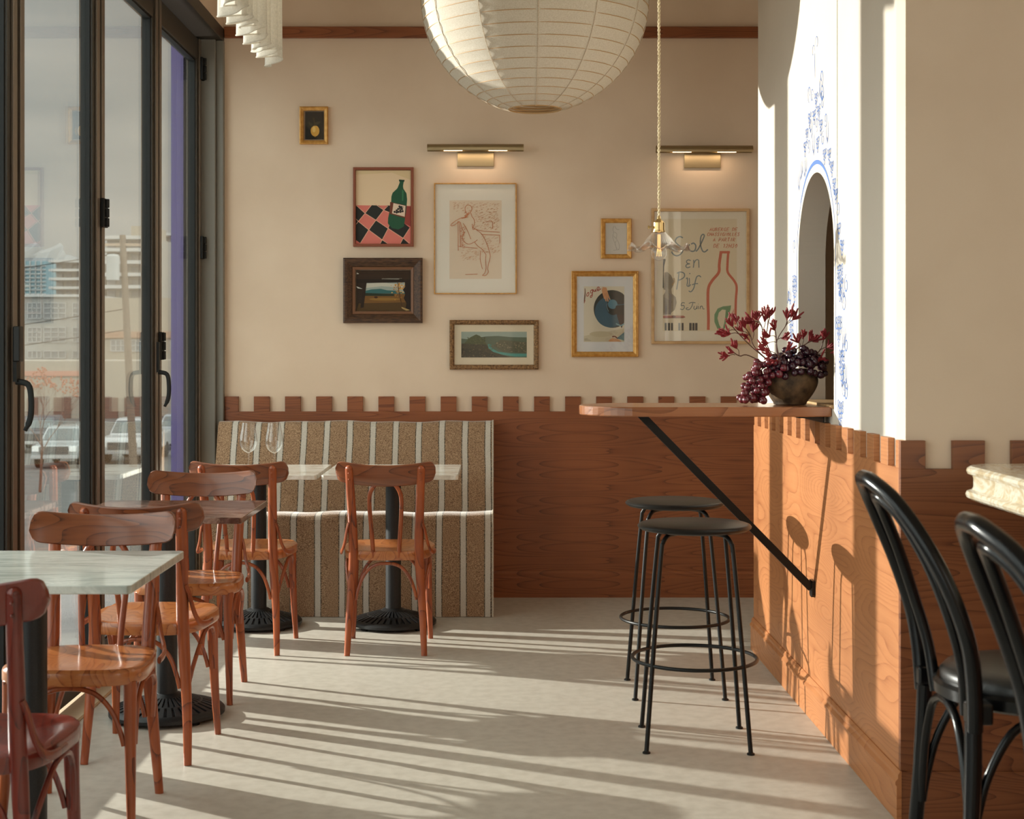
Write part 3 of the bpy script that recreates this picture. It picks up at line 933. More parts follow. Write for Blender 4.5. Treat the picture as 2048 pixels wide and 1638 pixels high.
# magazine cover with the blue hat
r, g = picture('magazine_cover_print', 'gold beaded frame with a magazine cover of a large blue hat', (1143, 542, 1277, 714),
               [(0, 0), (0, .024), (.004, .028), (.008, .024), (.012, .027), (.018, .024), (.026, .016), (.029, .014), (.029, 0)], M['gold_wood'], mat=plain('cool_mount_board', (.62, .62, .63), .9))
a = Art(c, DB - .0101); a.clip = (200, 806, 628, 1392)
a.rect(200, 806, 628, 1392, flat(205, 196, 176)); a.poly([(200, 1330), (628, 1250), (628, 1392), (200, 1392)], flat(188, 178, 152)); a.ell(380, 1310, 120, 30, flat(182, 170, 142))
a.clip = (201, 807, 627, 1391)
hat0, hat1, hat2 = flat(26, 38, 42), flat(42, 84, 104), flat(76, 122, 142)
a.ell(500, 1045, 196, 200, hat0, 40, rot=-.2); a.ell(484, 1075, 168, 166, hat1, 36, rot=-.2); a.ell(560, 930, 90, 60, flat(24, 26, 28), rot=.5); a.ell(500, 1030, 62, 82, flat(22, 30, 34), rot=-.3); a.ell(505, 995, 50, 50, hat2, rot=-.2)
a.poly([(540, 1010), (628, 1000), (628, 1160), (560, 1110), (520, 1090)], flat(30, 22, 22)); a.poly([(548, 1110), (620, 1100), (628, 1180), (600, 1250), (575, 1200)], flat(48, 24, 24)); a.line([(448, 985), (442, 1020), (462, 1072)], 5, flat(96, 132, 146)); a.line([(540, 1200), (590, 1220), (628, 1200)], 10, flat(112, 150, 160))
skin, sk2 = flat(196, 142, 100), flat(160, 104, 70)
a.poly([(400, 812), (440, 818), (450, 860), (470, 920), (482, 945), (474, 950), (452, 915), (462, 965), (452, 968), (436, 920), (440, 965), (430, 962), (418, 915), (424, 940), (414, 938), (400, 890), (388, 845)], skin)
for q in ([(430, 880), (440, 925)], [(442, 875), (458, 915)], [(418, 880), (424, 915)]): a.line(q, 3, sk2, smooth=False)
a.poly([(460, 1380), (500, 1352), (560, 1362), (600, 1392), (470, 1392)], skin); a.line([(500, 1340), (530, 1336), (560, 1360)], 10, flat(110, 60, 44)); a.poly([(545, 1356), (628, 1290), (628, 1380), (600, 1370)], flat(86, 120, 126))
red, drk = flat(150, 36, 26), flat(96, 56, 40)
a.line([(212, 826), (214, 880), (206, 950), (203, 985)], 9, drk, taper=True); a.line([(203, 985), (214, 950)], 5, red)
a.line([(243, 872), (232, 888), (232, 908), (246, 906), (254, 886), (250, 870), (240, 874)], 6, red)
a.line([(290, 842), (274, 850), (270, 872), (284, 876), (296, 856), (292, 838), (292, 880), (286, 912), (272, 924), (270, 908), (290, 892)], 6, red)
a.line([(306, 838), (306, 860), (318, 858), (326, 836), (326, 858), (334, 852)], 6, red)
a.line([(342, 846), (360, 832), (360, 814), (346, 816), (340, 836), (348, 852), (368, 842), (382, 828)], 6, red)
for k in range(4): a.line([(206, 1358 + 7 * k), (206 + (40, 34, 60, 70)[k], 1358 + 7 * k)], 2, flat(120, 110, 96), smooth=False)
a.build('artwork', r, g)
# the poster
r, g = picture('poster', 'tall light-oak framed drinks poster with red bottle outline and handwritten words', (1303, 417, 1499, 688),
               [(0, 0), (0, .024), (.003, .026), (.014, .026), (.016, .022), (.016, 0)], M['light_oak'], cat='poster', mat=plain('poster_backing', (.72, .68, .60), .9))
c = conv_from(1280, 400, 5.458)
a = Art(c, DB - .0101)
a.poly([(165, 126), (1160, 126), (1160, 1536), (165, 1536)], flat(226, 214, 194)); a.rect(250, 205, 1060, 1430, flat(220, 204, 174))
bg, ol, gd = flat(118, 128, 130), flat(196, 96, 68), flat(96, 106, 106)
a.line([(470, 412), (440, 398), (405, 412), (388, 450), (420, 490), (462, 520), (468, 560), (430, 600), (390, 606), (356, 580), (350, 560)], 11, bg)
a.line([(560, 480), (590, 470), (612, 500), (600, 550), (565, 558), (535, 535), (530, 505), (545, 484)], 11, bg)
a.line([(612, 560), (640, 530), (680, 450), (704, 390), (690, 374), (668, 400), (662, 480), (684, 552), (712, 564), (744, 538)], 11, bg)
a.line([(556, 660), (530, 652), (510, 668), (520, 690), (545, 695), (515, 702), (503, 722), (520, 738), (552, 728)], 8, bg)
a.line([(588, 652), (590, 700), (584, 738)], 8, bg); a.line([(586, 700), (612, 656), (640, 655), (644, 690), (646, 738)], 8, bg)
a.line([(428, 790), (418, 880), (402, 978)], 9, bg); a.line([(405, 800), (440, 785), (484, 800), (484, 840), (440, 870), (412, 872)], 9, bg)
a.line([(505, 860), (520, 850), (520, 900), (516, 935), (540, 940), (555, 920)], 8, bg); a.ell(546, 802, 7, 7, bg, 10); a.line([(540, 850), (542, 900), (532, 940)], 7, bg)
a.line([(668, 842), (650, 826), (622, 838), (606, 890), (590, 960), (560, 1000), (534, 992)], 9, bg); a.line([(570, 926), (600, 914), (636, 912)], 8, bg)
a.line([(492, 1124), (462, 1122), (452, 1152), (480, 1150), (486, 1176), (466, 1196), (440, 1188)], 6, gd)
a.line([(535, 1128), (570, 1118), (608, 1122)], 6, gd); a.line([(580, 1122), (568, 1160), (545, 1192), (515, 1196), (506, 1182), (530, 1174)], 6, gd)
a.line([(596, 1156), (590, 1184), (606, 1194), (622, 1172), (624, 1154), (622, 1190)], 6, gd); a.line([(640, 1156), (638, 1190)], 6, gd); a.ell(640, 1136, 4, 4, gd, 8)
a.line([(662, 1158), (658, 1190)], 6, gd); a.line([(660, 1172), (676, 1156), (686, 1170), (690, 1188), (708, 1188)], 6, gd)
# red bottle outline
a.line([(748, 1418), (750, 1280), (744, 1100), (750, 960), (790, 880), (862, 790), (868, 700), (886, 574)], 31, ol)
a.line([(1044, 1360), (1046, 1240), (1050, 1080), (1058, 950), (1030, 880), (962, 790), (958, 700), (966, 574)], 26, ol)
a.rect(872, 556, 984, 582, ol)
# green lemon slice
gn = flat(104, 142, 100)
a.poly([(998, 1150), (990, 1200), (950, 1300), (930, 1400), (905, 1424), (930, 1300), (940, 1200), (900, 1195), (862, 1230), (848, 1290), (866, 1360), (884, 1390), (876, 1426), (850, 1410), (815, 1330), (815, 1250), (850, 1185), (910, 1160), (960, 1156)], gn)
a.poly([(1000, 1240), (1030, 1180), (1030, 1220), (985, 1320)], flat(204, 150, 130))
# guitar
a.poly([(256, 640), (284, 646), (266, 720), (262, 800), (262, 960), (250, 960), (254, 800)], flat(66, 58, 48))
a.poly([(270, 790), (300, 784), (340, 820), (372, 880), (368, 930), (344, 970), (350, 1020), (392, 1060), (402, 1120), (380, 1200), (320, 1250), (254, 1254), (254, 1040), (276, 1010), (280, 985), (254, 970), (262, 950)], flat(150, 134, 112))
for i in range(13): a.line([(262 + 8 * i, 1060 + 4 * i), (258 + 8 * i, 1236 - (i * i) * .9)], 2.2, flat(96, 84, 66), smooth=False)
for i in range(9): a.line([(280 + 8 * i, 810 + 5 * i), (280 + 8 * i, 950 + 4 * i)], 2.0, flat(112, 100, 82), smooth=False)
a.line([(372, 850), (378, 890), (352, 930)], 10, flat(176, 140, 84)); a.poly([(320, 1010), (346, 1040), (340, 1250), (318, 1250)], flat(136, 122, 116))
a.poly([(254, 1262), (480, 1262), (500, 1280), (470, 1290), (254, 1290)], flat(176, 106, 88)); a.ell(370, 1272, 24, 12, flat(116, 62, 50)); a.line([(260, 1288), (480, 1286)], 3, flat(60, 50, 44), smooth=False)
key_ = flat(70, 62, 52)
for (u, w_, m_) in ((272, 22, key_), (305, 26, key_), (340, 22, key_), (420, 24, flat(140, 140, 134)), (456, 22, key_), (540, 26, key_), (574, 24, key_), (604, 26, key_)):
    a.rect(u, 1342, u + w_, 1424, m_)
# red capitals
ST = {'A': [[(0, 1), (.5, 0), (1, 1)], [(.2, .6), (.8, .6)]], 'U': [[(0, 0), (0, .8), (.5, 1), (1, .8), (1, 0)]], 'B': [[(0, 0), (0, 1), (.8, .9), (.8, .6), (0, .5), (.7, .4), (.7, .1), (0, 0)]],
      'E': [[(1, 0), (0, 0), (0, 1), (1, 1)], [(0, .5), (.8, .5)]], 'R': [[(0, 1), (0, 0), (.8, .1), (.8, .4), (0, .5), (1, 1)]], 'G': [[(1, .15), (.5, 0), (0, .4), (.2, .9), (.8, 1), (1, .6), (.6, .6)]],
      'D': [[(0, 0), (0, 1), (.8, .8), (1, .4), (.6, .05), (0, 0)]], 'F': [[(1, 0), (0, 0), (0, 1)], [(0, .5), (.7, .5)]], 'C': [[(1, .1), (.4, 0), (0, .5), (.4, 1), (1, .9)]], 'H': [[(0, 0), (0, 1)], [(1, 0), (1, 1)], [(0, .5), (1, .5)]],
      'S': [[(1, .1), (.4, 0), (.1, .25), (.9, .7), (.6, 1), (0, .9)]], 'I': [[(.5, 0), (.5, 1)]], 'N': [[(0, 1), (0, 0), (1, 1), (1, 0)]], 'O': [[(.5, 0), (0, .4), (.4, 1), (1, .6), (.5, 0)]], 'L': [[(0, 0), (0, 1), (.9, 1)]],
      'P': [[(0, 1), (0, 0), (.9, .1), (.8, .5), (0, .55)]], 'T': [[(0, 0), (1, 0)], [(.5, 0), (.5, 1)]], '1': [[(.2, .2), (.6, 0), (.6, 1)]], '2': [[(0, .2), (.5, 0), (.9, .3), (0, 1), (1, 1)]],
      '3': [[(0, .1), (.7, 0), (.8, .4), (.3, .5), (.9, .7), (.5, 1), (0, .9)]], '0': [[(.5, 0), (0, .5), (.5, 1), (1, .5), (.5, 0)]]}
def caps(txt, u0, u1, v0, v1, w, m, slant=.25):
    st = (u1 - u0) / len(txt)
    for i, ch in enumerate(txt):
        for s_ in ST.get(ch, []):
            a.line([(u0 + i * st + p * st * .68 + (1 - q) * (v1 - v0) * slant, v0 + q * (v1 - v0)) for p, q in s_], w, m, smooth=False)
cr = flat(200, 108, 80)
caps('AUBERGE DE', 762, 1070, 302, 336, 5, cr); caps('CHASSIGNOLLES', 734, 1092, 356, 390, 5, cr); caps('A PARTIR', 800, 1046, 412, 450, 5, cr); caps('DE 12H30', 804, 1070, 480, 520, 5, cr)
a.build('artwork', r, g)

# brass picture lights
def sconce(pxc, pyc, label):
    x, z = px(pxc, 8.05), pz(pyc, 8.05)
    root = empty('picture_light', (x, DB, z))
    tag(root, label, 'wall lamp', 'brass picture lights')
    org = root.location
    L = .258
    # half-round shade, open below
    b = MB()
    n = 14
    ang = [math.radians(-25 + 230 * i / n) for i in range(n + 1)]
    R, yc, zc = .026, DB - .085, z + .0
    out = [(yc - R * math.cos(t), zc + R * math.sin(t)) for t in ang]
    inn = [(yc - (R - .002) * math.cos(t), zc + (R - .002) * math.sin(t)) for t in ang][::-1]
    b.prism(out + inn, 'x', x - L, x + L)
    sh = b.build('lamp_shade', M['old_brass'], root, org, smooth=True)
    em, nt, out_ = newmat('lamp_glow')
    e = N(nt, 'Emission'); e.inputs['Color'].default_value = (1, .72, .42, 1); e.inputs['Strength'].default_value = 6
    nt.links.new(e.outputs[0], out_.inputs[0])
    for dx in (-.12, .12):
        MB().tube([(x + dx - .05, yc, zc - .004), (x + dx + .05, yc, zc - .004)], .007, 8).build('bulb', em, root, org, smooth=True)
    MB().box(x - .099, x + .099, DB - .014, DB, z - .085, z + .032).build('backplate', M['old_brass'], root, org, bevel=.002)
    MB().box(x - .02, x + .02, DB - .070, DB - .014, z - .004, z + .012).build('arm', M['old_brass'], root, org, bevel=.002)
    l = lamp('picture_light_glow', 'AREA', (x, DB - .085, z - .012), 0.30, (1, .74, .52), shape='RECTANGLE', size=.45, size_y=.02)
    l.parent = root; l.location = (0, -.085, -.012)
    return root
sconce(951, 298.5, 'brass picture light above the red chalk drawing')
sconce(1408, 301.5, 'brass picture light above the tall poster, right of the pendant cord')

# ------------------------------------------------------------------ bistro tables
def bistro_table(X, D, mat, label, w=.31, d=.31, rz=0, hook=False, by=0):
    root = empty('bistro_table', (X, D, 0), rz)
    tag(root, label, 'table', 'square bistro tables on black pedestals')
    t = .022
    b = MB()
    c = .010
    b.prism([(-w + c, -d), (w - c, -d), (w, -d + c), (w, d - c), (w - c, d), (-w + c, d), (-w, d - c), (-w, -d + c)], 'z', .75 - t, .75)
    b.build('tabletop', mat, root, bevel=.0025)
    b = MB()
    b.box(-.20, .20, -.022, .022, .716, .7275); b.box(-.022, .022, -.20, .20, .716, .7275)
    b.lathe([(.06, .700), (.06, .716)], seg=20, capb=True, capt=True)
    b.build('top_bracket', M['black_iron'], root, bevel=.002).location.y = by
    MB().lathe([(.039, .075), (.0375, .10), (.0375, .702)], seg=28, capb=True, capt=True).build('pedestal', M['black_iron'], root, smooth=True).location.y = by
    # domed cast base with radial slots
    b = MB()
    nsl = 36
    R0, R1, R2, R3 = .060, .122, .128, .186
    def hz(r):
        return .082 - .050 * ((r - .04) / .17) ** 1.1 if r > .04 else .082
    b.lathe([(.038, hz(.04) + .006), (.050, hz(.05) + .004), (R0, hz(R0)), (R0, hz(R0) - .012), (.04, hz(R0) - .012)], seg=nsl * 2)
    b.lathe([(R1, hz(R1) - .010), (R1, hz(R1)), (R2, hz(R2)), (R2, hz(R2) - .010)], seg=nsl * 2)
    b.lathe([(R3, hz(R3) - .010), (R3, hz(R3)), (.202, hz(.202) - .001), (.209, .026), (.209, .014), (.196, .012), (.190, .02)], seg=nsl * 2)
    for (a0, a1, ph) in ((R0, R1, 0), (R2, R3, .5)):
        for k in range(nsl):
            an = 2 * PI * (k + ph) / nsl
            ca, sa = math.cos(an), math.sin(an)
            wa, wb_ = a0 * PI / nsl * .62, a1 * PI / nsl * .62
            v = []
            for r_, w_ in ((a0 - .002, wa), (a1 + .002, wb_)):
                for dz in (0, -.010):
                    for sg in (-1, 1):
                        v.append((r_ * ca - sg * w_ * sa, r_ * sa + sg * w_ * ca, hz(r_) + dz))
            b.add(v, [(0, 1, 5, 4), (2, 6, 7, 3), (0, 4, 6, 2), (1, 3, 7, 5)])
    for k in range(4):
        an = PI / 4 + k * PI / 2
        b.lathe([(.016, 0), (.018, .012), (.012, .024)], (.180 * math.cos(an), .180 * math.sin(an), 0), 10, capb=True, capt=True)
    b.lathe([(.0001, .012), (.188, .012)], seg=36)
    b.build('cast_base', M['black_iron'], root, smooth=True, angle=30).location.y = by
    if hook:
        b = MB().tube(smoothpath([(.20, -.10, .728), (.20, -.13, .715), (.225, -.14, .70), (.25, -.12, .708), (.245, -.10, .72)], 5), .004, 8)
        b.build('bag_hook', plain('chromed_hook', (.6, .6, .6), .15, 1), root, smooth=True)
    return root
bistro_table(-1.225, 4.095, M['marble_grey'], 'nearest table, square pale grey-green veined marble top cut by the left edge', .31, .325, by=-.12, hook=True)
bistro_table(-1.20, 5.57, M['marble_dark'], 'square dark red-brown marble table, second from the camera', .31, .30, by=-.08)
bistro_table(-1.145, 7.34, M['marble_pale'], 'pale marble table carrying two wine glasses in the corner by the glass doors', .31, .32, by=-.07)
bistro_table(-.493, 7.34, M['marble_pale'], 'pale marble table in front of the middle of the striped banquette', .32, .325, by=-.07)

# ------------------------------------------------------------------ bentwood bistro chairs
def make_chair(wood, seatm, railm):
    root = empty('bistro_chair')
    # seat: rounded trapezoid, slightly dished
    def outline(s, n=64):
        pts = []
        for i in range(n):
            t = 2 * PI * i / n
            ct, st = math.cos(t), math.sin(t)
            e = 2 / 3.6
            x = abs(ct) ** e * math.copysign(1, ct); y = abs(st) ** e * math.copysign(1, st)
            wx = .198 + .016 * y
            pts.append((x * wx * s, y * .198 * s + .010))
        return pts
    b = MB()
    rings = [(.02, .443), (.3, .4435), (.6, .447), (.85, .4535), (.955, .4545), (.992, .451), (1.0, .445), (1.0, .420), (.985, .414), (.90, .414), (.02, .414)]
    v = []
    n = 64
    for s, z in rings:
        for (x, y) in outline(s, n):
            v.append((x, y, z + (.004 if y > .15 and z > .44 and s < .97 else 0)))
    fs = []
    for i in range(len(rings) - 1):
        for k in range(n):
            k2 = (k + 1) % n
            fs.append((i * n + k, i * n + k2, (i + 1) * n + k2, (i + 1) * n + k)[::-1])
    fs.append(tuple(range(n))); fs.append(tuple((len(rings) - 1) * n + k for k in range(n))[::-1])
    b.add(v, fs)
    b.build('seat', seatm, root, smooth=True, angle=35)
    # rear legs run on as back uprights
    for sx in (-1, 1):
        path = smoothpath([(sx * .169, -.205, 0), (sx * .160, -.178, .18), (sx * .149, -.166, .34), (sx * .144, -.170, .46), (sx * .148, -.196, .62), (sx * .153, -.224, .74), (sx * .156, -.238, .822)], 5)
        m = len(path)
        rr = [.0115 + .0068 * min(1, p.z / .40) - .0022 * max(0, (p.z - .5) / .32) for p in path]
        MB().tube(path, [r * .92 for r in rr], 12, ry=[r * 1.13 for r in rr], up=(0, 1, 0)).build('leg', wood, root, smooth=True)
    for sx in (-1, 1):
        path = [(sx * (.168 + .012 * (1 - t) ** 1.6), .155 + .035 * (1 - t) ** 1.6, .42 * t) for t in [i / 10 for i in range(11)]]
        rr = [.0115 + .0085 * i / 10 for i in range(11)]
        MB().tube(path, rr, 12, up=(0, 1, 0)).build('leg', wood, root, smooth=True)
    # curved top rail
    b = MB()
    nu, L = 28, .218
    ys = lambda u: -.214 - .050 * (1 - (u / L) ** 2)
    sect = []
    v = []
    for i in range(nu + 1):
        u = -L * math.cos(PI * i / nu) * .5 + (-L + 2 * L * i / nu) * .5
        e = abs(u) / L
        hh = .0465 * (1 if e < .84 else .30 + .70 * math.sqrt(max(0, 1 - ((e - .84) / .16) ** 2.4)))
        zc = .790 + .020 * e * e
        th = .0115
        tl = .010
        for (dz, dy) in ((-1, -.55), (-.92, -1), (0, -1.0), (.92, -1), (1, -.4), (1, .4), (.92, 1), (0, 1.0), (-.92, 1), (-1, .55)):
            v.append((u, ys(u) + dy * th - dz * tl + .014, zc + dz * hh))
    k = 10
    fs = [(i * k + j, i * k + (j + 1) % k, (i + 1) * k + (j + 1) % k, (i + 1) * k + j) for i in range(nu) for j in range(k)]
    fs += [tuple(range(k))[::-1], tuple(nu * k + j for j in range(k))]
    b.add(v, fs)
    b.build('top_rail', railm, root, smooth=True, angle=60)
    # screw heads and rounded tips holding the rail
    for sx in (-1, 1):
        MB().sphere((sx * .156, -.2385, .822), .0166, 14, 10, .9).build('upright_tip', wood, root, smooth=True)
        for z in (.775, .802): MB().sphere((sx * .1560, -.2555 + (.802 - z) * .15, z), .0042, 8, 6).build('screw_head', wood, root, smooth=True)
    # inner bent loop of the back
    lp = smoothpath([(-.056, -.178, .425), (-.060, -.183, .50), (-.067, -.202, .60), (-.070, -.220, .675), (-.064, -.232, .718), (-.042, -.240, .752), (-.015, -.244, .766), (.015, -.244, .766), (.042, -.240, .752), (.064, -.232, .718), (.070, -.220, .675), (.067, -.202, .60), (.060, -.183, .50), (.056, -.178, .425)], 5)
    MB().tube(lp, .0095, 10).build('back_loop', wood, root, smooth=True)
    # bent arches under the seat
    def arch(name, a, c, zt=.395, zb=.27, inset=.06):
        a, c = Vector(a), Vector(c)
        d = (c - a)
        P = [(a.x, a.y, zb), (a + d * .03 + Vector((0, 0, 0))).to_tuple()]
        pts = []
        for t, z in ((0, zb - .03), (.035, zb + .01), (.11, zb + .065), (.23, zt - .018), (.36, zt), (.5, zt + .004), (.64, zt), (.77, zt - .018), (.89, zb + .065), (.965, zb + .01), (1, zb - .03)):
            q = a + d * t
            pts.append((q.x, q.y, z))
        MB().tube(smoothpath(pts, 4), .0075, 8).build(name, wood, root, smooth=True)
    arch('rear_arch', (-.134, -.168, 0), (.134, -.168, 0))
    arch('front_arch', (-.152, .160, 0), (.152, .160, 0))
    for sx in (-1, 1):
        # side arches: two hoops that meet the legs
        pts = [(sx * .160, -.158, .245), (sx * .168, -.135, .30), (sx * .182, -.085, .37), (sx * .185, -.02, .402), (sx * .184, .07, .398), (sx * .182, .115, .36), (sx * .180, .135, .30), (sx * .178, .140, .24)]
        MB().tube(smoothpath(pts, 4), .0075, 8).build('side_arch', wood, root, smooth=True)
    for sx in (-1, 1):
        pts = [(sx * .160, -.196, .582), (sx * .170, -.187, .55), (sx * .182, -.172, .49), (sx * .196, -.150, .452), (sx * .205, -.100, .440), (sx * .208, -.03, .438)]
        MB().tube(smoothpath(pts, 4), .0065, 8, ry=.011, up=(1, 0, 0)).build('hip_bracket', wood, root, smooth=True)
    return root
G_CH = 'worn bentwood bistro chairs at the tables'
c6 = make_chair(M['chair_wood'], M['seat_wood'], M['rail_wood'])
c6.location = (-.478, 6.760, 0)
tag(c6, 'orange-brown bentwood chair with its back to us, alone before the middle pale table', 'chair', G_CH)
def chair_at(x, y, deg, label):
    c_ = copy_tree(c6, None, label)
    c_.location = (x, y, 0); c_.rotation_euler = (0, 0, math.radians(deg))
    return c_
chair_at(-1.112, 6.775, -3, 'bentwood chair with its back to us at the table with two wine glasses')
chair_at(-1.180, 5.845, 180, 'bentwood chair facing us behind the dark red-brown marble table')
chair_at(-1.153, 5.050, -2, 'bentwood chair with its back to us in front of the dark marble table')
chair_at(-1.185, 4.335, 180, 'bentwood chair facing us behind the nearest grey marble table')
c1 = make_chair(M['chair_wood_red'], M['chair_wood_red'], M['chair_wood_red'])
c1.location = (-1.188, 3.455, 0)
tag(c1, 'dark red bentwood chair in the bottom left corner, cut by the photo edge', 'chair', G_CH)

# ------------------------------------------------------------------ wine glasses
def wine_glass(x, y, label):
    root = empty('wine_glass', (x, y, .75))
    tag(root, label, 'glass', 'wine glasses on the corner table')
    MB().lathe([(.0005, .0045), (.020, .003), (.035, .0015), (.037, .0005), (.0005, .0003)], seg=32).build('foot', M['wine_glass'], root, smooth=True)
    MB().lathe([(.006, .004), (.0035, .012), (.0032, .05), (.0036, .080), (.006, .092)], seg=16).build('stem', M['wine_glass'], root, smooth=True)
    prof = [(.001, .090), (.014, .095), (.030, .108), (.040, .128), (.0425, .148), (.040, .175), (.034, .205), (.0295, .236)]
    P = [(p.x, p.y) for p in smoothpath([(r, z, 0) for r, z in prof], 4)]
    MB().lathe(P + [(r - .0011, z) for r, z in P[::-1]], seg=40).build('bowl', M['wine_glass'], root, smooth=True, angle=80)
    return root
g1 = wine_glass(px(497, 7.22), 7.22, 'left one of two empty wine glasses on the corner table')
g2 = copy_tree(g1, None, 'right one of two empty wine glasses on the corner table')
g2.location = (px(548.5, 7.20), 7.20, .75)

# ------------------------------------------------------------------ wall-hung oak counter on a black strut
root = empty('wall_counter', (.75, 5.42, 1.107))
tag(root, 'oak standing counter with a rounded end, held off the partition by a slanting black strut', 'counter')
org = root.location
Y0, Y1, ZC0, ZC1 = 5.235, 5.635, 1.106, 1.140
r_ = (Y1 - Y0) / 2
pts = [(PW - .0, Y0), (PW, Y1)]
for i in range(25):
    a_ = PI / 2 + PI * i / 24
    pts.append((.305 + r_ * 1.0 + r_ * math.cos(a_), Y0 + r_ + r_ * math.sin(a_)))
pts[0], pts[1] = (PX - .001, Y0), (PX - .001, Y1)
MB().prism(pts, 'z', ZC0, ZC1).build('countertop', M['oak_top'], root, org, bevel=.004)
b = MB().box(PW - .006, PW - .0005, Y0 + .03, Y1 - .03, ZC0 - .022, ZC0 - .001)
b.box(PW - .09, PW - .0005, Y0 + .03, Y1 - .03, ZC0 - .006, ZC0 - .001)
b.build('wall_bracket', M['black_steel'], root, org)
b = MB()
A_, B_ = Vector((.53, 5.43, 1.103)), Vector((PW - .012, 5.44, .478))
dvec = (B_ - A_).normalized()
s_ = .014
u_ = Vector((0, 1, 0)); w_ = dvec.cross(u_).normalized()
v = []
for P0 in (A_ - dvec * .012, B_):
    for (p, q) in ((-1, -1), (1, -1), (1, 1), (-1, 1)):
        v.append(P0 + u_ * s_ * p + w_ * s_ * q)
b.add(v, [(0, 3, 2, 1), (4, 5, 6, 7), (0, 1, 5, 4), (1, 2, 6, 5), (2, 3, 7, 6), (3, 0, 4, 7)])
b.build('strut', M['black_steel'], root, org, bevel=.001)
MB().box(.47, .58, 5.41, 5.45, ZC0 - .005, ZC0 - .001).build('top_plate', M['black_steel'], root, org)
MB().prism([(5.415, .455), (5.425, .445), (5.455, .445), (5.465, .455), (5.465, .505), (5.415, .505)], 'x', PW - .012, PW - .001).build('foot_plate', M['black_steel'], root, org)

# ------------------------------------------------------------------ backless bar stools
def make_stool():
    root = empty('bar_stool')
    MB().lathe([(.001, .722), (.165, .722), (.182, .725), (.193, .732), (.1945, .737), (.190, .743), (.180, .7465), (.001, .7465)], seg=64).build('seat', M['black_steel'], root, smooth=True, angle=50)
    for sx in (-1, 1):
        for sy in (-1, 1):
            p = smoothpath([(sx * .172, sy * .172, .004), (sx * .142, sy * .142, .40), (sx * .120, sy * .120, .655), (sx * .114, sy * .114, .690), (sx * .098, sy * .098, .712), (sx * .07, sy * .07, .718), (sx * .03, sy * .03, .718)], 6)
            l = MB().tube(p, .0078, 12).build('leg', M['black_steel'], root, smooth=True)
            MB().lathe([(.013, 0), (.013, .005), (.008, .008)], (sx * .172, sy * .172, 0), 14, capb=True, capt=True).build('foot', M['black_steel'], l)
    MB().tube([(.212 * math.cos(2 * PI * i / 64), .212 * math.sin(2 * PI * i / 64), .285) for i in range(64)], .0065, 10, closed=True).build('foot_ring', M['black_steel'], root, smooth=True)
    return root
st = make_stool(); st.location = (.684, 5.146, 0); st.rotation_euler = (0, 0, math.radians(-3))
tag(st, 'nearer of two round black metal bar stools under the oak counter', 'stool', 'round black bar stools under the counter')
s2 = copy_tree(st, None, 'farther of two round black metal bar stools, by the back panelling')
s2.location = (.708, 5.905, 0); s2.rotation_euler = (0, 0, 0)

# ------------------------------------------------------------------ black bentwood counter chairs on the right
def make_counter_chair():
    """faces +X; origin on the floor under the seat centre"""
    root = empty('counter_chair')
    k = M['black_lacquer']
    hoop = [(-.185, -.185, .585), (-.190, -.195, .68), (-.205, -.203, .77), (-.240, -.196, .87), (-.285, -.168, .965), (-.325, -.115, 1.035), (-.352, -.045, 1.068), (-.355, 0, 1.072)]
    hoop = hoop + [(x, -y, z) for x, y, z in hoop[:-1][::-1]]
    MB().tube(smoothpath(hoop, 6), .0165, 16, up=None).build('back_hoop', k, root, smooth=True)
    inn = [(-.178, -.105, .60), (-.190, -.120, .70), (-.218, -.128, .80), (-.258, -.112, .91), (-.300, -.072, .995), (-.326, -.028, 1.030), (-.331, 0, 1.034)]
    inn = inn + [(x, -y, z) for x, y, z in inn[:-1][::-1]]
    MB().tube(smoothpath(inn, 6), .0125, 14).build('inner_hoop', k, root, smooth=True)
    # seat ring and leather pad
    MB().lathe([(.001, .612), (.196, .612), (.205, .618), (.207, .640), (.200, .648), (.001, .648)], seg=56).build('seat_ring', k, root, smooth=True, angle=40)
    MB().lathe([(.192, .648), (.193, .662), (.182, .674), (.140, .680), (.001, .682)], seg=56).build('seat_pad', M['black_leather'], root, smooth=True, angle=60)
    for sy in (-1, 1):
        MB().tube(smoothpath([(-.183, sy * .170, .60), (-.188, sy * .178, .45), (-.205, sy * .190, .20), (-.225, sy * .200, 0)], 6), [.0175] * 7 + [.0165] * 6 + [.014] * 6, 14).build('leg', k, root, smooth=True)
        MB().tube(smoothpath([(.150, sy * .130, .615), (.165, sy * .150, .45), (.185, sy * .168, .20), (.200, sy * .180, 0)], 6), [.0185] * 7 + [.0165] * 6 + [.014] * 6, 14).build('leg', k, root, smooth=True)
        MB().box(-.200, -.150, sy * .175 - .02, sy * .175 + .02, .598, .640).build('bracket', k, root, bevel=.005)
    n = 48
    MB().tube([(.005 + .196 * math.cos(2 * PI * i / n), .178 * math.sin(2 * PI * i / n), .25) for i in range(n)], .010, 10, closed=True).build('foot_ring', k, root, smooth=True)
    for (a, c) in (((-.19, -.172), (-.19, .172)), ((.160, -.140), (.160, .140)), ((-.188, -.172), (.160, -.142)), ((-.188, .172), (.160, .142))):
        pts = []
        for t, z in ((0, .34), (.03, .40), (.10, .49), (.24, .575), (.40, .602), (.5, .605), (.60, .602), (.76, .575), (.90, .49), (.97, .40), (1, .34)):
            pts.append((a[0] + (c[0] - a[0]) * t, a[1] + (c[1] - a[1]) * t, z))
        MB().tube(smoothpath(pts, 4), .0095, 10).build('arch_brace', k, root, smooth=True)
    return root
cc = make_counter_chair(); cc.location = (1.140, 3.17, 0)
tag(cc, 'black bentwood counter chair with a looped back, the farther one at the marble bar', 'chair', 'black bentwood chairs at the marble bar')
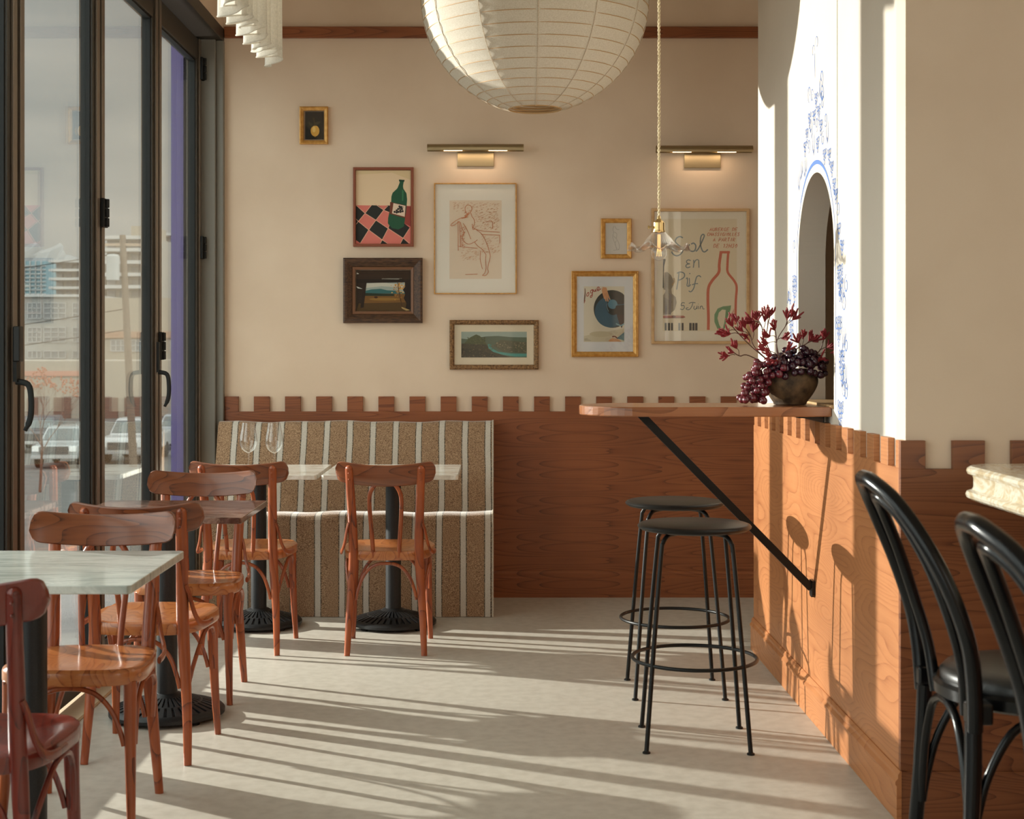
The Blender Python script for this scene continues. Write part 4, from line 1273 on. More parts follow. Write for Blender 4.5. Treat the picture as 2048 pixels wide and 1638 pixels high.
c2 = copy_tree(cc, None, 'black bentwood counter chair in the bottom right corner, half out of the photo')
c2.location = (1.106, 2.36, 0)

# ------------------------------------------------------------------ marble bar
root = empty('marble_bar', (1.8, 3.0, 0))
tag(root, 'cream marble bar with a moulded double-rounded edge at the right edge', 'bar')
org = root.location
ztop = 1.032
pf = [(.030, ztop), (.010, ztop - .001), (.002, ztop - .007), (.000, ztop - .014), (.003, ztop - .022), (.014, ztop - .027), (.016, ztop - .034), (.016, ztop - .058), (.013, ztop - .064), (.001, ztop - .069), (-.002, ztop - .077), (.001, ztop - .085), (.012, ztop - .092), (.05, ztop - .092)]
def bar_outline(ins):
    x0, x1, y0, y1, R = 1.264 + ins, 2.6, .8, 4.11 - ins, .10 - ins * .5
    pts = [(x1, y0), (x1, y1)]
    for i in range(9):
        a_ = PI / 2 + (PI / 2) * i / 8
        pts.append((x0 + R + R * math.cos(a_), y1 - R + R * math.sin(a_)))
    pts.append((x0, y0))
    return pts
v = []; fs = []
for ins, z in pf:
    o_ = bar_outline(ins)
    v += [(x, y, z) for x, y in o_]
n = len(bar_outline(0))
for i in range(len(pf) - 1):
    for k in range(n):
        fs.append((i * n + k, i * n + (k + 1) % n, (i + 1) * n + (k + 1) % n, (i + 1) * n + k))
fs += [tuple(range(n))[::-1], tuple((len(pf) - 1) * n + k for k in range(n))]
b = MB(); b.add(v, fs); b.build('bar_top', M['marble_cream'], root, org, smooth=True, angle=25)
MB().box(1.75, 2.5, .9, 3.9, 0, ztop - .0925).build('bar_front', M['oak_front'], root, org, bevel=.004)

# ------------------------------------------------------------------ big paper-lantern shade of linen
LX, LD = .176, 6.60
LR = 228 * LD / F
LZ = pz(-3, LD)
root = empty('globe_lantern', (LX, LD, LZ))
tag(root, 'huge round off-white linen globe lantern hanging at the top centre', 'lantern')
nr = 26
zs = []
op = .115
b = MB()
th0 = math.asin(op / LR)
def lw(r, h, a):
    s = 12
    f = (a * s / (2 * PI)) % 1.0
    k = 1 - .010 * math.sin(PI * f) * (1 if r > .2 else r / .2)
    return r * k, h
prof = []
for i in range(nr * 4 + 1):
    t = th0 + (PI - 2 * th0) * i / (nr * 4)
    sag = 1 - .006 * math.sin(PI * ((i / 4) % 1.0))
    prof.append((LR * math.sin(t) * sag, -LR * math.cos(t) * (1.0) * sag))
b.lathe(prof, seg=96, wave=lw)
b.build('lamp_shade', M['linen'], root, smooth=True)
b = MB()
for i in range(nr + 1):
    t = th0 + (PI - 2 * th0) * i / nr
    R_ = LR * math.sin(t) - .002; z_ = -LR * math.cos(t)
    b.tube([(R_ * math.cos(2 * PI * k / 64), R_ * math.sin(2 * PI * k / 64), z_) for k in range(64)], .0018, 5, closed=True)
b.build('rib_wires', M['bamboo'], root, smooth=True)
b = MB()
for s in range(12):
    a_ = 2 * PI * s / 12
    pts = []
    for i in range(41):
        t = th0 + (PI - 2 * th0) * i / 40
        pts.append((LR * 1.001 * math.sin(t) * math.cos(a_), LR * 1.001 * math.sin(t) * math.sin(a_), -LR * 1.001 * math.cos(t)))
    b.tube(pts, .0016, 5)
b.build('seams', mottled('linen_seam', (.50, .38, .26), (.66, .56, .44), 200, .95), root, smooth=True)
b = MB()
for j in range(4):
    R_ = op * (1 + .03 * j); z_ = -LR * math.cos(th0) + .002 + j * .011
    b.tube([(R_ * math.cos(2 * PI * k / 48), R_ * math.sin(2 * PI * k / 48), z_) for k in range(48)], .0042, 6, closed=True)
b.build('bottom_ring', M['bamboo'], root, smooth=True)
b = MB()
b.tube([(0, 0, LR * .99), (0, 0, CEIL - LZ)], .004, 8)
b.build('cord', M['cord'], root)
b = MB()
b.tube([(-op, 0, LR * .985), (op, 0, LR * .985)], .003, 6); b.tube([(0, 0, LR * .985), (0, 0, LR * .3)], .004, 6)
b.lathe([(.022, LR * .3 - .06), (.022, LR * .3)], seg=16, capb=True, capt=True)
b.build('lamp_holder', M['black_steel'], root)

# ------------------------------------------------------------------ pendant lamp of scalloped glass
PD = 5.40
XP, ZP = px(1318, PD), pz(503, PD)
root = empty('pendant_lamp', (XP, PD, ZP))
tag(root, 'clear scalloped glass pendant lamp on a twisted cord above the oak counter', 'lamp')
k_ = PD / F
b = MB()
zt = (503 - 440) * k_
n = 900
for ph in (0, PI):
    pts = []
    for i in range(n):
        z = zt + (CEIL - ZP - zt) * i / (n - 1)
        a_ = z * 2 * PI / .028 + ph
        pts.append((.0026 * math.cos(a_), .0026 * math.sin(a_), z))
    b.tube(pts, .0028, 5)
b.build('twisted_cord', M['cord'], root, smooth=True)
MB().lathe([(.004, zt + .016), (.006, zt + .010), (.007, zt + .004), (.018, zt - .006), (.0205, zt - .010), (.0205, zt - .038), (.023, zt - .040), (.023, zt - .043), (.018, zt - .045)], seg=28, capb=True, capt=True).build('socket', M['brass'], root, smooth=True, angle=30)
b = MB().tube([(-.019, 0, zt - .026), (-.033, 0, zt - .026)], .0025, 8)
b.lathe([(.0001, -.041), (.006, -.040), (.006, -.034), (.0001, -.033)], (0, 0, zt - .026), 12, axis='x')
b.build('switch_key', M['brass'], root, smooth=True)
zs0 = zt - .042
def scal(r, h, a):
    f = max(0, (r - .035) / .072)
    return r * (1 + .035 * f * math.cos(8 * a)) + .0008 * math.cos(48 * a), h - .012 * f * f * math.cos(8 * a + .5) + .0
pf = smoothpath([(.020, zs0, 0), (.028, zs0 - .008, 0), (.044, zs0 - .025, 0), (.058, zs0 - .044, 0), (.076, zs0 - .057, 0), (.094, zs0 - .060, 0), (.110, zs0 - .054, 0)], 4)
pf = [(p.x, p.y) for p in pf]
MB().lathe(pf + [(r + .0, h - .0028) for r, h in pf[::-1]], seg=192, wave=scal).build('glass_shade', M['shade_glass'], root, smooth=True, angle=80)
zb = zs0 - .076
MB().sphere((0, 0, zb), .0285, 28, 20).build('bulb', M['wine_glass'], root, smooth=True)
b = MB()
for i in range(6):
    a_ = 2 * PI * i / 6
    b.tube([(.006 * math.cos(a_), .006 * math.sin(a_), zb + .018), (.009 * math.cos(a_ + .5), .009 * math.sin(a_ + .5), zb - .012)], .0011, 5)
b.tube([(0, 0, zs0 - .01), (0, 0, zb + .018)], .006, 8)
em, nt, out_ = newmat('filament_glow')
e = N(nt, 'Emission'); e.inputs['Color'].default_value = (1, .55, .20, 1); e.inputs['Strength'].default_value = 1.8
nt.links.new(e.outputs[0], out_.inputs[0])
b.build('filament', em, root, smooth=True)

# ------------------------------------------------------------------ gathered white curtain at the ceiling
root = empty('gathered_curtain', (-.775, 4.85, CEIL))
tag(root, 'short gathered white cloth curtain hanging from the ceiling beside the glass doors', 'curtain')
def cur(u, v):
    y = 4.05 + 1.53 * u
    ph = u * 15.0 * 2 * PI + .8 * math.sin(u * 17)
    am = (.042 + .010 * math.sin(u * 31)) * (1 - .35 * v)
    x = -.815 + am * math.sin(ph) + .010 * math.sin(ph * 2.3 + 1)
    y += .022 * math.cos(ph) * (1 - .3 * v)
    z0 = 2.405 + .012 * math.sin(ph + .8) + .008 * math.sin(u * 23)
    return (x, y, z0 + (CEIL - z0) * v)
MB().grid(cur, 600, 14).build('curtain_cloth', M['curtain'], root, root.location, smooth=True)
def hem(u):
    p = cur(u, 0); return p
b = MB().tube([hem(i / 600) for i in range(601)], .0028, 5)
b.build('hem', M['curtain'], root, root.location, smooth=True)
MB().tube([(-.815, 4.0, CEIL - .012), (-.815, 5.65, CEIL - .012)], .010, 8).build('curtain_rod', M['brass'], root, root.location)

# ------------------------------------------------------------------ vase with grapes and kangaroo paw
VX, VD, VZ = px(1580, 5.44), 5.44, ZC1
root = empty('clay_vase', (VX, VD, VZ))
tag(root, 'rough dark brown clay vase standing on the oak counter', 'vase')
pf = smoothpath([(.001, .001, 0), (.052, .001, 0), (.062, .012, 0), (.086, .048, 0), (.099, .082, 0), (.094, .108, 0), (.074, .124, 0), (.060, .132, 0), (.055, .130, 0), (.052, .118, 0), (.080, .09, 0), (.045, .02, 0), (.001, .012, 0)], 4)
MB().lathe([(max(p.x, .0005), p.y) for p in pf], seg=48, wave=lambda r, h, a: (r * (1 + .012 * math.sin(3 * a + h * 30)), h)).build('pot_body', M['pot'], root, smooth=True)
random.seed(21)
gsph = MB().sphere((0, 0, 0), 1, 20, 14)
gmesh = {}
def grape_bunch(name, label, spots, mat, stemp):
    rt = empty(name, stemp[0])
    tag(rt, label, 'grapes')
    org = rt.location
    MB().tube(smoothpath([tuple(p) for p in stemp], 5), .0025, 6).build('stalk', M['stem'], rt, org, smooth=True)
    key = mat.name
    if key not in gmesh:
        o_ = MB().sphere((0, 0, 0), 1, 20, 14, 1.06).build('grape', mat, rt, smooth=True)
        gmesh[key] = o_.data
        first = o_
    else:
        first = bpy.data.objects.new('grape', gmesh[key]); COL.objects.link(first); first.parent = rt
    for i, (p, r) in enumerate(spots):
        g_ = first if i == 0 else first.copy()
        if i: COL.objects.link(g_)
        g_.parent = rt
        g_.location = Vector(p) - Vector(org)
        g_.scale = (r, r, r)
        g_.rotation_euler = (random.uniform(-.5, .5), random.uniform(-.5, .5), 0)
    return rt
def pack(region, n, r0, r1, tries=6000):
    pts = []
    for _ in range(tries):
        if len(pts) >= n: break
        p = region()
        if p is None: continue
        r = random.uniform(r0, r1)
        if all((Vector(p) - Vector(q)).length > (r + s) * .86 for q, s in pts):
            pts.append((p, r))
    return pts
# trailing bunch over the left shoulder of the pot; a leaning cone in counter space
def left_bunch():
    t = random.random()
    cx = VX - .100 - .055 * t + random.uniform(-1, 1) * (.052 - .016 * t)
    if t < .25: cx += .02
    cz = VZ + .155 - .138 * t + random.uniform(-.012, .012)
    cy = VD - .055 + random.uniform(-.052, .042)
    if cz < VZ + .0145: return None
    if (cx - VX) ** 2 + (cy - VD) ** 2 < .108 ** 2 and cz < VZ + .135: return None
    return (cx, cy, cz)
grape_bunch('grape_bunch', 'bunch of glossy red grapes spilling over the left side of the vase onto the counter', pack(left_bunch, 70, .0108, .0142), M['grape'],
            [Vector((VX - .03, VD - .01, VZ + .15)), Vector((VX - .10, VD - .05, VZ + .14)), Vector((VX - .14, VD - .05, VZ + .08)), Vector((VX - .16, VD - .05, VZ + .04))])
def front_bunch():
    a_ = random.uniform(-PI * .85, PI * .1)
    rr = random.uniform(.045, .122)
    z = VZ + .128 + random.uniform(-.026, .030) + (.122 - rr) * random.uniform(.1, .75)
    x_, y_ = VX + .012 + rr * math.cos(a_) * .95, VD - .005 + rr * math.sin(a_) * .8
    if rr < .108 and z < VZ + .142: return None
    return (x_, y_, z)
grape_bunch('grape_bunch', 'near-black bunch of grapes heaped over the right rim of the vase', pack(front_bunch, 75, .0105, .0135), M['grape_dark'],
            [Vector((VX, VD, VZ + .10)), Vector((VX + .03, VD, VZ + .15)), Vector((VX + .08, VD - .02, VZ + .15))])

def paw(name_label, path, heads, seed):
    """a branched stem with clusters of little curved tubes at the tips"""
    random.seed(seed)
    rt = empty('flower_sprig', path[0])
    tag(rt, name_label, 'flower', 'crimson flower sprigs in the vase')
    org = rt.location
    b = MB().tube(smoothpath(path, 5), .0019, 6)
    fb = MB()
    tips = [path[-1]] + [h[1] for h in heads]
    for h in heads:
        b.tube(smoothpath([h[0], ((h[0][0] + h[1][0]) / 2 + .004, (h[0][1] + h[1][1]) / 2, (h[0][2] + h[1][2]) / 2 + .004), h[1]], 4), .0013, 5)
    for i, tp in enumerate(tips):
        src = Vector(path[-2]) if i == 0 else Vector(heads[i - 1][0])
        d = (Vector(tp) - src).normalized()
        for j in range(9):
            dd = (d + Vector((random.uniform(-.7, .7), random.uniform(-.7, .7), random.uniform(-.6, .7)))).normalized()
            l = random.uniform(.022, .038)
            cv = Vector((random.uniform(-.4, .4), random.uniform(-.4, .4), random.uniform(-.1, .6)))
            p0 = Vector(tp) + d * random.uniform(-.008, .004)
            pp = [p0, p0 + dd * l * .4, p0 + (dd + cv * .25) * l * .75, p0 + (dd + cv * .6) * l]
            fb.tube(smoothpath(pp, 3), [.0016, .0022, .0027, .0030, .0032, .0033, .0034, .0032, .0028, .0016], 6)
    b.build('stem', M['stem'], rt, org, smooth=True)
    fb.build('blossom', M['petal'], rt, org, smooth=True)
    return rt
def q(u, v, D=VD):   # point above the counter read off the photograph, at the vase's depth
    p = at(u, v, D); return (p.x, p.y, p.z)
base = (VX - .02, VD, VZ + .11)
paw('crimson sprig reaching lowest to the left of the vase', [base, q(1500, 712, 5.40), q(1480, 712, 5.38), q(1466, 704, 5.37)], [(q(1478, 712, 5.38), q(1472, 695, 5.36)), (q(1470, 710, 5.37), q(1456, 712, 5.36))], 1)
paw('crimson sprig reaching to the upper left over the poster corner', [base, q(1505, 695, 5.42), q(1478, 668, 5.40), q(1464, 652, 5.38)], [(q(1478, 668, 5.40), q(1458, 668, 5.38)), (q(1474, 660, 5.4), q(1472, 642, 5.41)), (q(1470, 660, 5.4), q(1452, 664, 5.40))], 2)
paw('crimson sprig with a thick cluster left of the window arch', [base, q(1512, 698, 5.44), q(1500, 670, 5.44), q(1490, 655, 5.43)], [(q(1502, 675, 5.44), q(1484, 662, 5.42)), (q(1505, 680), q(1506, 660, 5.44)), (q(1500, 670), q(1493, 672, 5.40))], 3)
paw('crimson sprig with the two-part head at the top left', [base, q(1530, 690, 5.46), q(1524, 655, 5.47), q(1515, 638, 5.48)], [(q(1524, 655, 5.47), q(1505, 640, 5.46)), (q(1526, 660, 5.47), q(1530, 640, 5.47)), (q(1518, 645, 5.47), q(1506, 644, 5.44))], 4)
paw('tallest crimson sprig above the middle of the vase', [base, q(1534, 690, 5.45), q(1535, 655, 5.45), q(1540, 632, 5.45)], [(q(1535, 650, 5.45), q(1532, 630, 5.44))], 5)
paw('crimson sprig forking at the upper right before the white wall', [base, q(1552, 690, 5.43), q(1572, 650, 5.42), q(1574, 636, 5.42)], [(q(1572, 650, 5.42), q(1588, 638, 5.42)), (q(1572, 649, 5.42), q(1584, 632, 5.41))], 6)
paw('crimson sprig with a dense head over the middle of the vase', [base, q(1555, 700, 5.40), q(1552, 672, 5.40), q(1550, 658, 5.39)], [(q(1553, 680, 5.40), q(1566, 676, 5.39)), (q(1552, 675, 5.4), q(1538, 672, 5.38)), (q(1553, 685, 5.4), q(1536, 686, 5.37))], 7)
paw('crimson sprig leaning right in front of the arch', [base, q(1590, 702, 5.42), q(1612, 688, 5.42), q(1620, 680, 5.42)], [(q(1604, 692, 5.42), q(1606, 674, 5.41)), (q(1600, 697, 5.42), q(1596, 684, 5.40)), (q(1612, 688, 5.42), q(1628, 682, 5.43))], 8)
paw('rightmost crimson sprig, its head against the dark arch', [base, q(1625, 712, 5.42), q(1640, 700, 5.42), q(1648, 676, 5.41)], [(q(1640, 700, 5.42), q(1656, 694, 5.41)), (q(1634, 708, 5.42), q(1664, 706, 5.40)), (q(1626, 710, 5.42), q(1640, 716, 5.38))], 9)
paw('low crimson sprig nestled among the grapes', [base, q(1560, 712, 5.36), q(1556, 720, 5.31), q(1550, 722, 5.30)], [(q(1556, 716, 5.33), q(1542, 712, 5.31)), (q(1560, 714, 5.34), q(1574, 700, 5.33)), (q(1560, 714, 5.34), q(1530, 700, 5.34))], 10)

# ------------------------------------------------------------------ the street beyond the glass
asph = mottled('road_asphalt', (.095, .092, .086), (.13, .125, .118), 1.5, .9)
pave = mottled('pavement', (.50, .48, .45), (.60, .58, .55), 3, .9)
def terr(y):
    if y < 10: return -.14
    if y > 56: return -3.60
    t = (y - 10) / 46
    return -.14 - 3.46 * t
b = MB()
ys_ = [-3, 10] + [10 + 46 * i / 20 for i in range(1, 21)] + [200, 1500]
v = []
for y in ys_:
    zz = terr(y)
    v += [(-400 if y > 60 else -60, y, zz), (-1.655, y, zz)]
b.add(v, [(2 * i, 2 * i + 1, 2 * i + 3, 2 * i + 2) for i in range(len(ys_) - 1)])
o = b.build('ground', asph); structure(o)
# painted fin just outside the last leaf
violet = plain('violet_blue_paint', (.075, .05, .22), .35)
o = MB().box(-1.725, -1.66, 7.99, 8.9, -.12, 4.0).build('wall_outside', violet); structure(o)
o = MB().box(-1.66, -1.46, DB + .15, 8.9, -.12, 4.0).build('trim_9', violet); structure(o)

def far(px_, D): return (px_ - CX) * D / F
def farz(py_, D): return H - (py_ - CY) * D / F
conc = mottled('pale_concrete', (.28, .27, .25), (.33, .32, .30), .4, .9)  # street colours kept pale and close in tone to imitate haze
conc2 = plain('tan_render', (.30, .26, .21), .9)
wing = plain('window_dark', (.19, .19, .185), .4)
whit = plain('white_sash', (.40, .39, .375), .8)
def window_part(root, org, x0, x1, z0, z1, y, nx=3, nz=3, glassm=None, t=.12):
    w = MB()
    w.box(x0, x1, y - .05, y + .1, z0, z1)
    fr = w.build('window_pane', glassm or wing, root, org)
    w = MB(); t = .09
    for i in range(nx + 1):
        x = x0 + (x1 - x0) * i / nx; w.box(x - t / 2, x + t / 2, y - .12, y - .05, z0, z1)
    for i in range(nz + 1):
        z = z0 + (z1 - z0) * i / nz; w.box(x0, x1, y - .12, y - .05, z - t / 2, z + t / 2)
    w.build('sash', whit, fr, org)
# long low concrete block with sash windows
D = 160
root = empty('office_block', (far(100, D), D, -3.6))
tag(root, 'low pale concrete office block with white-sashed windows across the street', 'building')
org = root.location
MB().box(far(-150, D), far(186, D), D, D + 25, -3.6, farz(594, D)).build('block_wall', conc, root, org)
MB().box(far(-152, D), far(188, D), D - .4, D + 25.3, farz(594, D), farz(589, D)).build('parapet', whit, root, org)
for (za, zb_) in ((606, 637), (655, 684), (702, 716)):
    for (xa, xb) in ((-40, -8), (8, 40), (56, 83), (88, 132), (146, 178)):
        window_part(root, org, far(xa, D), far(xb, D), farz(zb_, D), farz(za, D), D, 3, 3 if zb_ - za > 20 else 1)
# brick-and-tan lower buildings
D = 150
root = empty('shop_row', (far(260, D), D, -3.6))
tag(root, 'tan low building with a red-brown band seen behind the utility pole', 'building')
org = root.location
MB().box(far(190, D), far(420, D), D, D + 20, -3.6, farz(596, D)).build('block_wall', conc2, root, org)
MB().box(far(188, D), far(422, D), D - .3, D, farz(676, D), farz(663, D)).build('band', plain('brick_red_band', (.32, .20, .14), .9), root, org)
for (xa, xb) in ((222, 252), (262, 292), (302, 332), (342, 372)):
    window_part(root, org, far(xa, D), far(xb, D), farz(702, D), farz(680, D), D, 3, 2)
for (xa, xb) in ((228, 262), (270, 296)):
    window_part(root, org, far(xa, D), far(xb, D), farz(742, D), farz(722, D), D, 1, 1, whit)
D = 104
root = empty('garage_row', (far(80, D), D, -3.6))
tag(root, 'long single-storey building with a haze-pale red stripe and dark openings behind the parked cars', 'building')
org = root.location
MB().box(far(-200, D), far(300, D), D, D + 12, -3.6, farz(722, D)).build('block_wall', plain('hazed_cream_render', (.30, .265, .22), .9), root, org)
MB().box(far(-200, D), far(182, D), D - .15, D, farz(752, D), farz(742, D)).build('stripe', plain('hazed_red', (.40, .20, .15), .9), root, org)
for (xa, xb) in ((-90, -50), (-30, 10), (56, 76), (108, 142), (206, 236), (250, 280)):
    MB().box(far(xa, D), far(xb, D), D - .1, D + .1, -3.6, farz(795, D)).build('opening', plain('dark_opening', (.12, .07, .055), .8), root, org)
# apartment towers with slab balconies
def tower(name, label, x0, x1, ytop, ybot, D, floors, body, depth=25, left_ext=4):
    root = empty(name, (far((x0 + x1) / 2, D), D, -3.6))
    tag(root, label, 'building', 'apartment towers behind')
    org = root.location
    MB().box(far(x0, D), far(x1, D), D, D + depth, -3.6, farz(ytop, D)).build('tower_wall', body, root, org)
    st_ = (ybot - ytop) / floors
    for i in range(floors):
        yy = ytop + st_ * i
        MB().box(far(x0 - left_ext, D), far(x1 - 2, D), D - 3.0, D, farz(yy + st_ * .28, D), farz(yy, D)).build('balcony', whit, root, org)
        w = MB()
        m = 4
        for k in range(m):
            xa = x0 + (x1 - x0) * (k + .12) / m; xb = x0 + (x1 - x0) * (k + .78) / m
            w.box(far(xa, D), far(xb, D), D - .2, D + .1, farz(yy + st_ * .95, D), farz(yy + st_ * .4, D))
        w.build('window_row', wing, root, org)
    return root
tower('apartment_tower', 'apartment tower with stacked white balconies above the concrete block', 112, 186, 522, 592, 240, 4, conc)
tower('apartment_tower', 'widest stepped apartment tower, behind the utility pole', 214, 306, 474, 596, 235, 5, plain('tower_render', (.32, .30, .27), .9))
r_ = tower('apartment_tower', 'narrow apartment tower seen through the last door leaf', 326, 372, 468, 596, 290, 7, conc2, left_ext=0)
D = 250
root = empty('roof_penthouse', (far(280, D), D, farz(474, D)))
tag(root, 'small rooftop block on top of the widest tower', 'building')
MB().box(far(262, D), far(306, D), D, D + 10, -3.6, farz(452, D)).build('block_wall', conc2, root, root.location)
D = 420
root = empty('glass_tower', (far(70, D), D, -3.6))
tag(root, 'blue-green glass office buildings below the mountains', 'building')
tq = plain('blue_green_glazing', (.20, .30, .33), .5)
MB().box(far(-60, D), far(92, D), D, D + 30, -3.6, farz(522, D)).build('tower_wall', tq, root, root.location)
b = MB()
for i in range(9): b.box(far(-60, D), far(92, D), D - .6, D, farz(532 + 8 * i, D) - .12, farz(532 + 8 * i, D) + .12)
for i in range(14): b.box(far(-60 + 11 * i, D) - .1, far(-60 + 11 * i, D) + .1, D - .6, D, -3.6, farz(522, D))
b.build('mullions', whit, root, root.location)
# snowy mountains
rng = random.Random(5)
D = 6000
v, fs = [], []
peaks = [(-400, 560), (-200, 500), (-60, 520), (0, 492), (40, 510), (66, 480), (84, 500), (98, 506), (116, 482), (134, 510), (160, 520), (230, 530), (330, 540), (500, 560)]
px_s = [(-400 + 6 * i) for i in range(151)]
def ridge(x):
    for (a, c) in zip(peaks, peaks[1:]):
        if a[0] <= x <= c[0]:
            t = (x - a[0]) / (c[0] - a[0]); return a[1] + (c[1] - a[1]) * t
    return 560
rows = 12
for j in range(rows + 1):
    for x in px_s:
        t = j / rows
        yy = ridge(x) + rng.uniform(-3, 3) * (1 - t)
        zt_ = farz(yy, D)
        v.append((far(x, D) , D - 1500 * t + rng.uniform(-30, 30), zt_ * (1 - t) + (-20) * t + rng.uniform(-12, 12) * (t > 0)))
n = len(px_s)
fs = [(j * n + i, j * n + i + 1, (j + 1) * n + i + 1, (j + 1) * n + i) for j in range(rows) for i in range(n - 1)]
m_, nt, out_ = newmat('snowy_mountain')
b_ = pbsdf(nt, out_, None, .95)
tc = N(nt, 'TexCoord'); sp = N(nt, 'SeparateXYZ'); nt.links.new(tc.outputs['Object'], sp.inputs[0])
nz = N(nt, 'TexNoise', Scale=.012, Detail=8); nt.links.new(tc.outputs['Object'], nz.inputs['Vector'])
hgt = math_node(nt, 'ADD', math_node(nt, 'DIVIDE', sp.outputs['Z'], 420), math_node(nt, 'MULTIPLY', math_node(nt, 'SUBTRACT', nz.outputs['Fac'], .5), .9))
rr = ramp(nt, [(.44, (.085, .12, .14)), (.62, (.24, .25, .255))])
nt.links.new(hgt, rr.inputs[0]); nt.links.new(rr.outputs[0], b_.inputs['Base Color'])
b = MB(); b.add(v, fs); o = b.build('mountain_range', m_)
tag(o, 'snow-streaked blue mountains on the horizon beyond the glass buildings', 'mountain')

# utility pole with transformer and wires
D = 62
root = empty('utility_pole', (far(250, D), D, -3.6))
tag(root, 'brown utility pole with a grey transformer drum', 'pole')
org = root.location
X0 = far(250, D)
MB().tube([(X0 + .35, D, -3.6), (X0 - .1, D, farz(470, D))], [.17, .13], 12).build('pole_shaft', plain('pole_timber', (.15, .12, .095), .9), root, org, smooth=True)
MB().box(X0 - 1.0, X0 + .9, D - .07, D + .07, farz(492, D), farz(487, D)).build('crossarm', plain('pole_arm', (.34, .26, .2), .9), root, org)
MB().lathe([(.01, 0), (.27, .02), (.27, 1.0), (.2, 1.08), (.01, 1.1)], (X0 - .42, D - .3, farz(562, D)), 16).build('transformer', plain('transformer_grey', (.33, .335, .33), .6), root, org, smooth=True)
b = MB()
for (ya, yb) in ((505, 540), (618, 660), (660, 700)):
    pts = []
    for i in range(17):
        t = i / 16
        pts.append((far(250, D) - 30 * t, D + 2 * t, farz(ya, D) + (farz(yb, D) - farz(ya, D)) * t - 1.2 * math.sin(PI * t)))
    b.tube(pts, .018, 5)
b.build('wires', M['black_steel'], root, org)
# bare street trees
def tree(x, y, hgt_, label, seed, col):
    rg = random.Random(seed)
    z0 = terr(y)
    root = empty('bare_tree', (x, y, z0))
    tag(root, label, 'tree')
    trunk = MB(); tw = MB(); lf = MB()
    trunk.tube([(x, y, z0), (x + .05, y, z0 + hgt_ * .4)], [.035, .025], 8)
    def grow(p, d, l, r, lev):
        e = p + d * l
        tw.tube([p, (p + e) / 2 + Vector((rg.uniform(-.05, .05), 0, .03)) * l, e], [r, r * .8, r * .55], 5)
        if lev == 0:
            for _ in range(2):
                c_ = e + Vector((rg.uniform(-.18, .18), rg.uniform(-.18, .18), rg.uniform(-.12, .18)))
                lf.sphere(c_, .028, 4, 3)
            return
        for _ in range(3):
            nd = (d + Vector((rg.uniform(-.7, .7), rg.uniform(-.6, .6), rg.uniform(-.1, .5)))).normalized()
            grow(e, nd, l * .72, r * .55, lev - 1)
    for k in range(4):
        an = k * PI / 2 + .4
        grow(Vector((x + .05, y, z0 + hgt_ * (.34 + .02 * k))), Vector((math.cos(an) * .5, math.sin(an) * .5, .8)).normalized(), hgt_ * .24, .016, 3)
    trunk.build('trunk', M['stem'], root, root.location)
    tw.build('branches', plain('twig_' + str(seed), (.17, .11, .085), .9), root, root.location)
    lf.build('buds', plain('bud_' + str(seed), col, .9), root, root.location)
tree(far(80, 34), 34, 2.7, 'bare young tree with reddish buds seen through the widest leaf', 3, (.32, .13, .08))
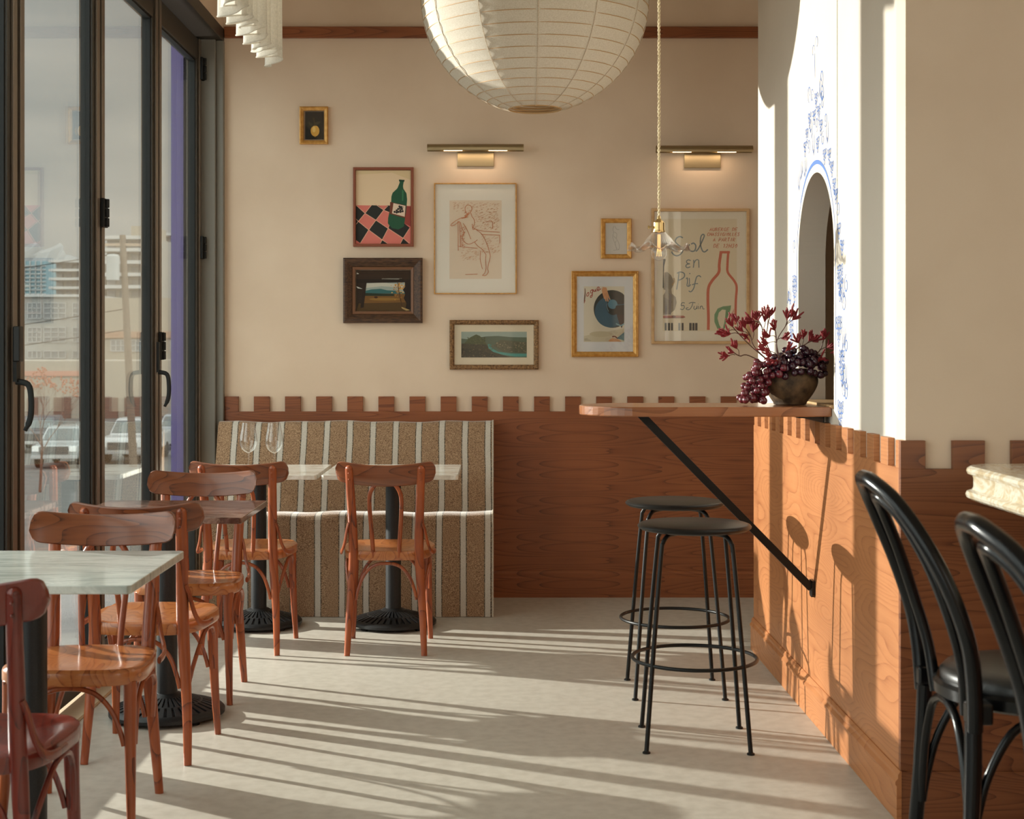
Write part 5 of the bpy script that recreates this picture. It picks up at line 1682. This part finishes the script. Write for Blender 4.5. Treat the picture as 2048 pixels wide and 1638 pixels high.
# parked cars
def car(name, label, x, y, rz, paint, kind):
    z0 = terr(y)
    root = empty(name, (x, y, z0), rz)
    tag(root, label, 'car', 'parked cars across the road')
    L_, W_, Hh = (5.3, 1.95, 1.85) if kind == 'pickup' else (4.6, 1.85, 1.65)
    hx = W_ / 2
    # body seen end-on: front towards -Y
    if kind == 'pickup':
        low = [(-2.65, .45), (-2.68, .95), (-2.5, 1.12), (-1.2, 1.18), (2.6, 1.18), (2.65, .5)]
        cabp = [(-1.30, 1.16), (-.62, 1.80), (-.4, 1.85), (.9, 1.85), (1.15, 1.18)]
    else:
        low = [(-2.28, .40), (-2.3, .80), (-2.1, .95), (-1.0, 1.05), (2.1, 1.05), (2.28, .85), (2.28, .40)]
        cabp = [(-1.15, 1.03), (-.45, 1.60), (-.2, 1.65), (1.5, 1.63), (2.15, 1.04)]
    MB().prism(low, 'x', -hx, hx).build('car_body', paint, root, bevel=.09)
    b = MB()
    n = len(cabp)
    vv = [(-hx + .06 + .16 * (p[1] - 1.1) / .7, p[0], p[1]) for p in cabp] + [(hx - .06 - .16 * (p[1] - 1.1) / .7, p[0], p[1]) for p in cabp]
    b.add(vv, [tuple(range(n))[::-1], tuple(range(n, 2 * n))] + [(i, (i + 1) % n, n + (i + 1) % n, n + i) for i in range(n)])
    b.build('cabin', paint, root, bevel=.06)
    gl = plain('car_glass', (.10, .12, .12), .15)
    a_, c_ = Vector((0, *cabp[0])), Vector((0, *cabp[1]))
    nrm = Vector((0, -(c_.z - a_.z), (c_.y - a_.y))).normalized()
    b = MB()
    p0, p1 = a_.lerp(c_, .12) + nrm * .012, a_.lerp(c_, .9) + nrm * .012
    b.add([(-hx + .16, p0.y, p0.z), (hx - .16, p0.y, p0.z), (hx - .26, p1.y, p1.z), (-hx + .26, p1.y, p1.z)], [(0, 1, 2, 3)])
    b.build('windscreen', gl, root, solid=.02)
    b = MB()
    for sx in (-1, 1):
        xx = sx * (hx - .05)
        b.add([(xx, cabp[0][0] + .3, 1.2), (xx - sx * .1, cabp[1][0] + .12, cabp[1][1] - .12), (xx - sx * .1, cabp[-2][0] - .1, cabp[-2][1] - .12), (xx, cabp[-1][0] - .25, 1.2)], [(0, 1, 2, 3)])
    b.build('side_window', gl, root, solid=.03)
    for sx in (-1, 1):
        for yy in (-L_ * .31, L_ * .30):
            b = MB().lathe([(.01, -.11), (.34, -.11), (.36, -.08), (.36, .08), (.34, .11), (.01, .11)], (sx * (hx - .10), yy, .36), 20, axis='x')
            b.build('wheel', M['rubber'], root, smooth=True, angle=30)
    fy = low[1][0]
    MB().box(-hx * .62, hx * .62, fy - .03, fy + .1, .62, .92).build('grille', plain('grille_dark', (.07, .07, .07), .4), root)
    for sx in (-1, 1):
        MB().box(sx * hx * .66, sx * hx * .95, fy - .03, fy + .12, .72, .92).build('headlight', plain('headlight_clear', (.8, .8, .78), .2), root)
    MB().box(-.26, .26, fy - .05, fy, .46, .58).build('number_plate', whit, root)
    MB().box(-hx, hx, fy - .04, fy + .12, .42, .56).build('bumper', plain('bumper_grey', (.35, .35, .35), .5), root, bevel=.02)
white_car = plain('white_car_paint', (.45, .455, .455), .25, coat=.6)
car('pickup_truck', 'white pickup truck facing us, seen through the second door leaf', far(252, 64), 66, 0, white_car, 'pickup')
car('parked_suv', 'pale silver car facing us, seen through the widest door leaf', far(122, 62), 63, .04, plain('silver_paint', (.30, .32, .32), .25, coat=.6), 'suv')
car('parked_car', 'dark car just left of the pale silver one', far(55, 70), 72, .1, plain('dark_paint', (.06, .06, .07), .25, coat=.6), 'suv')
car('parked_car', 'grey car partly hidden, right of the white pickup truck', far(345, 72), 74, 0, plain('grey_paint', (.30, .32, .34), .25, coat=.6), 'suv')
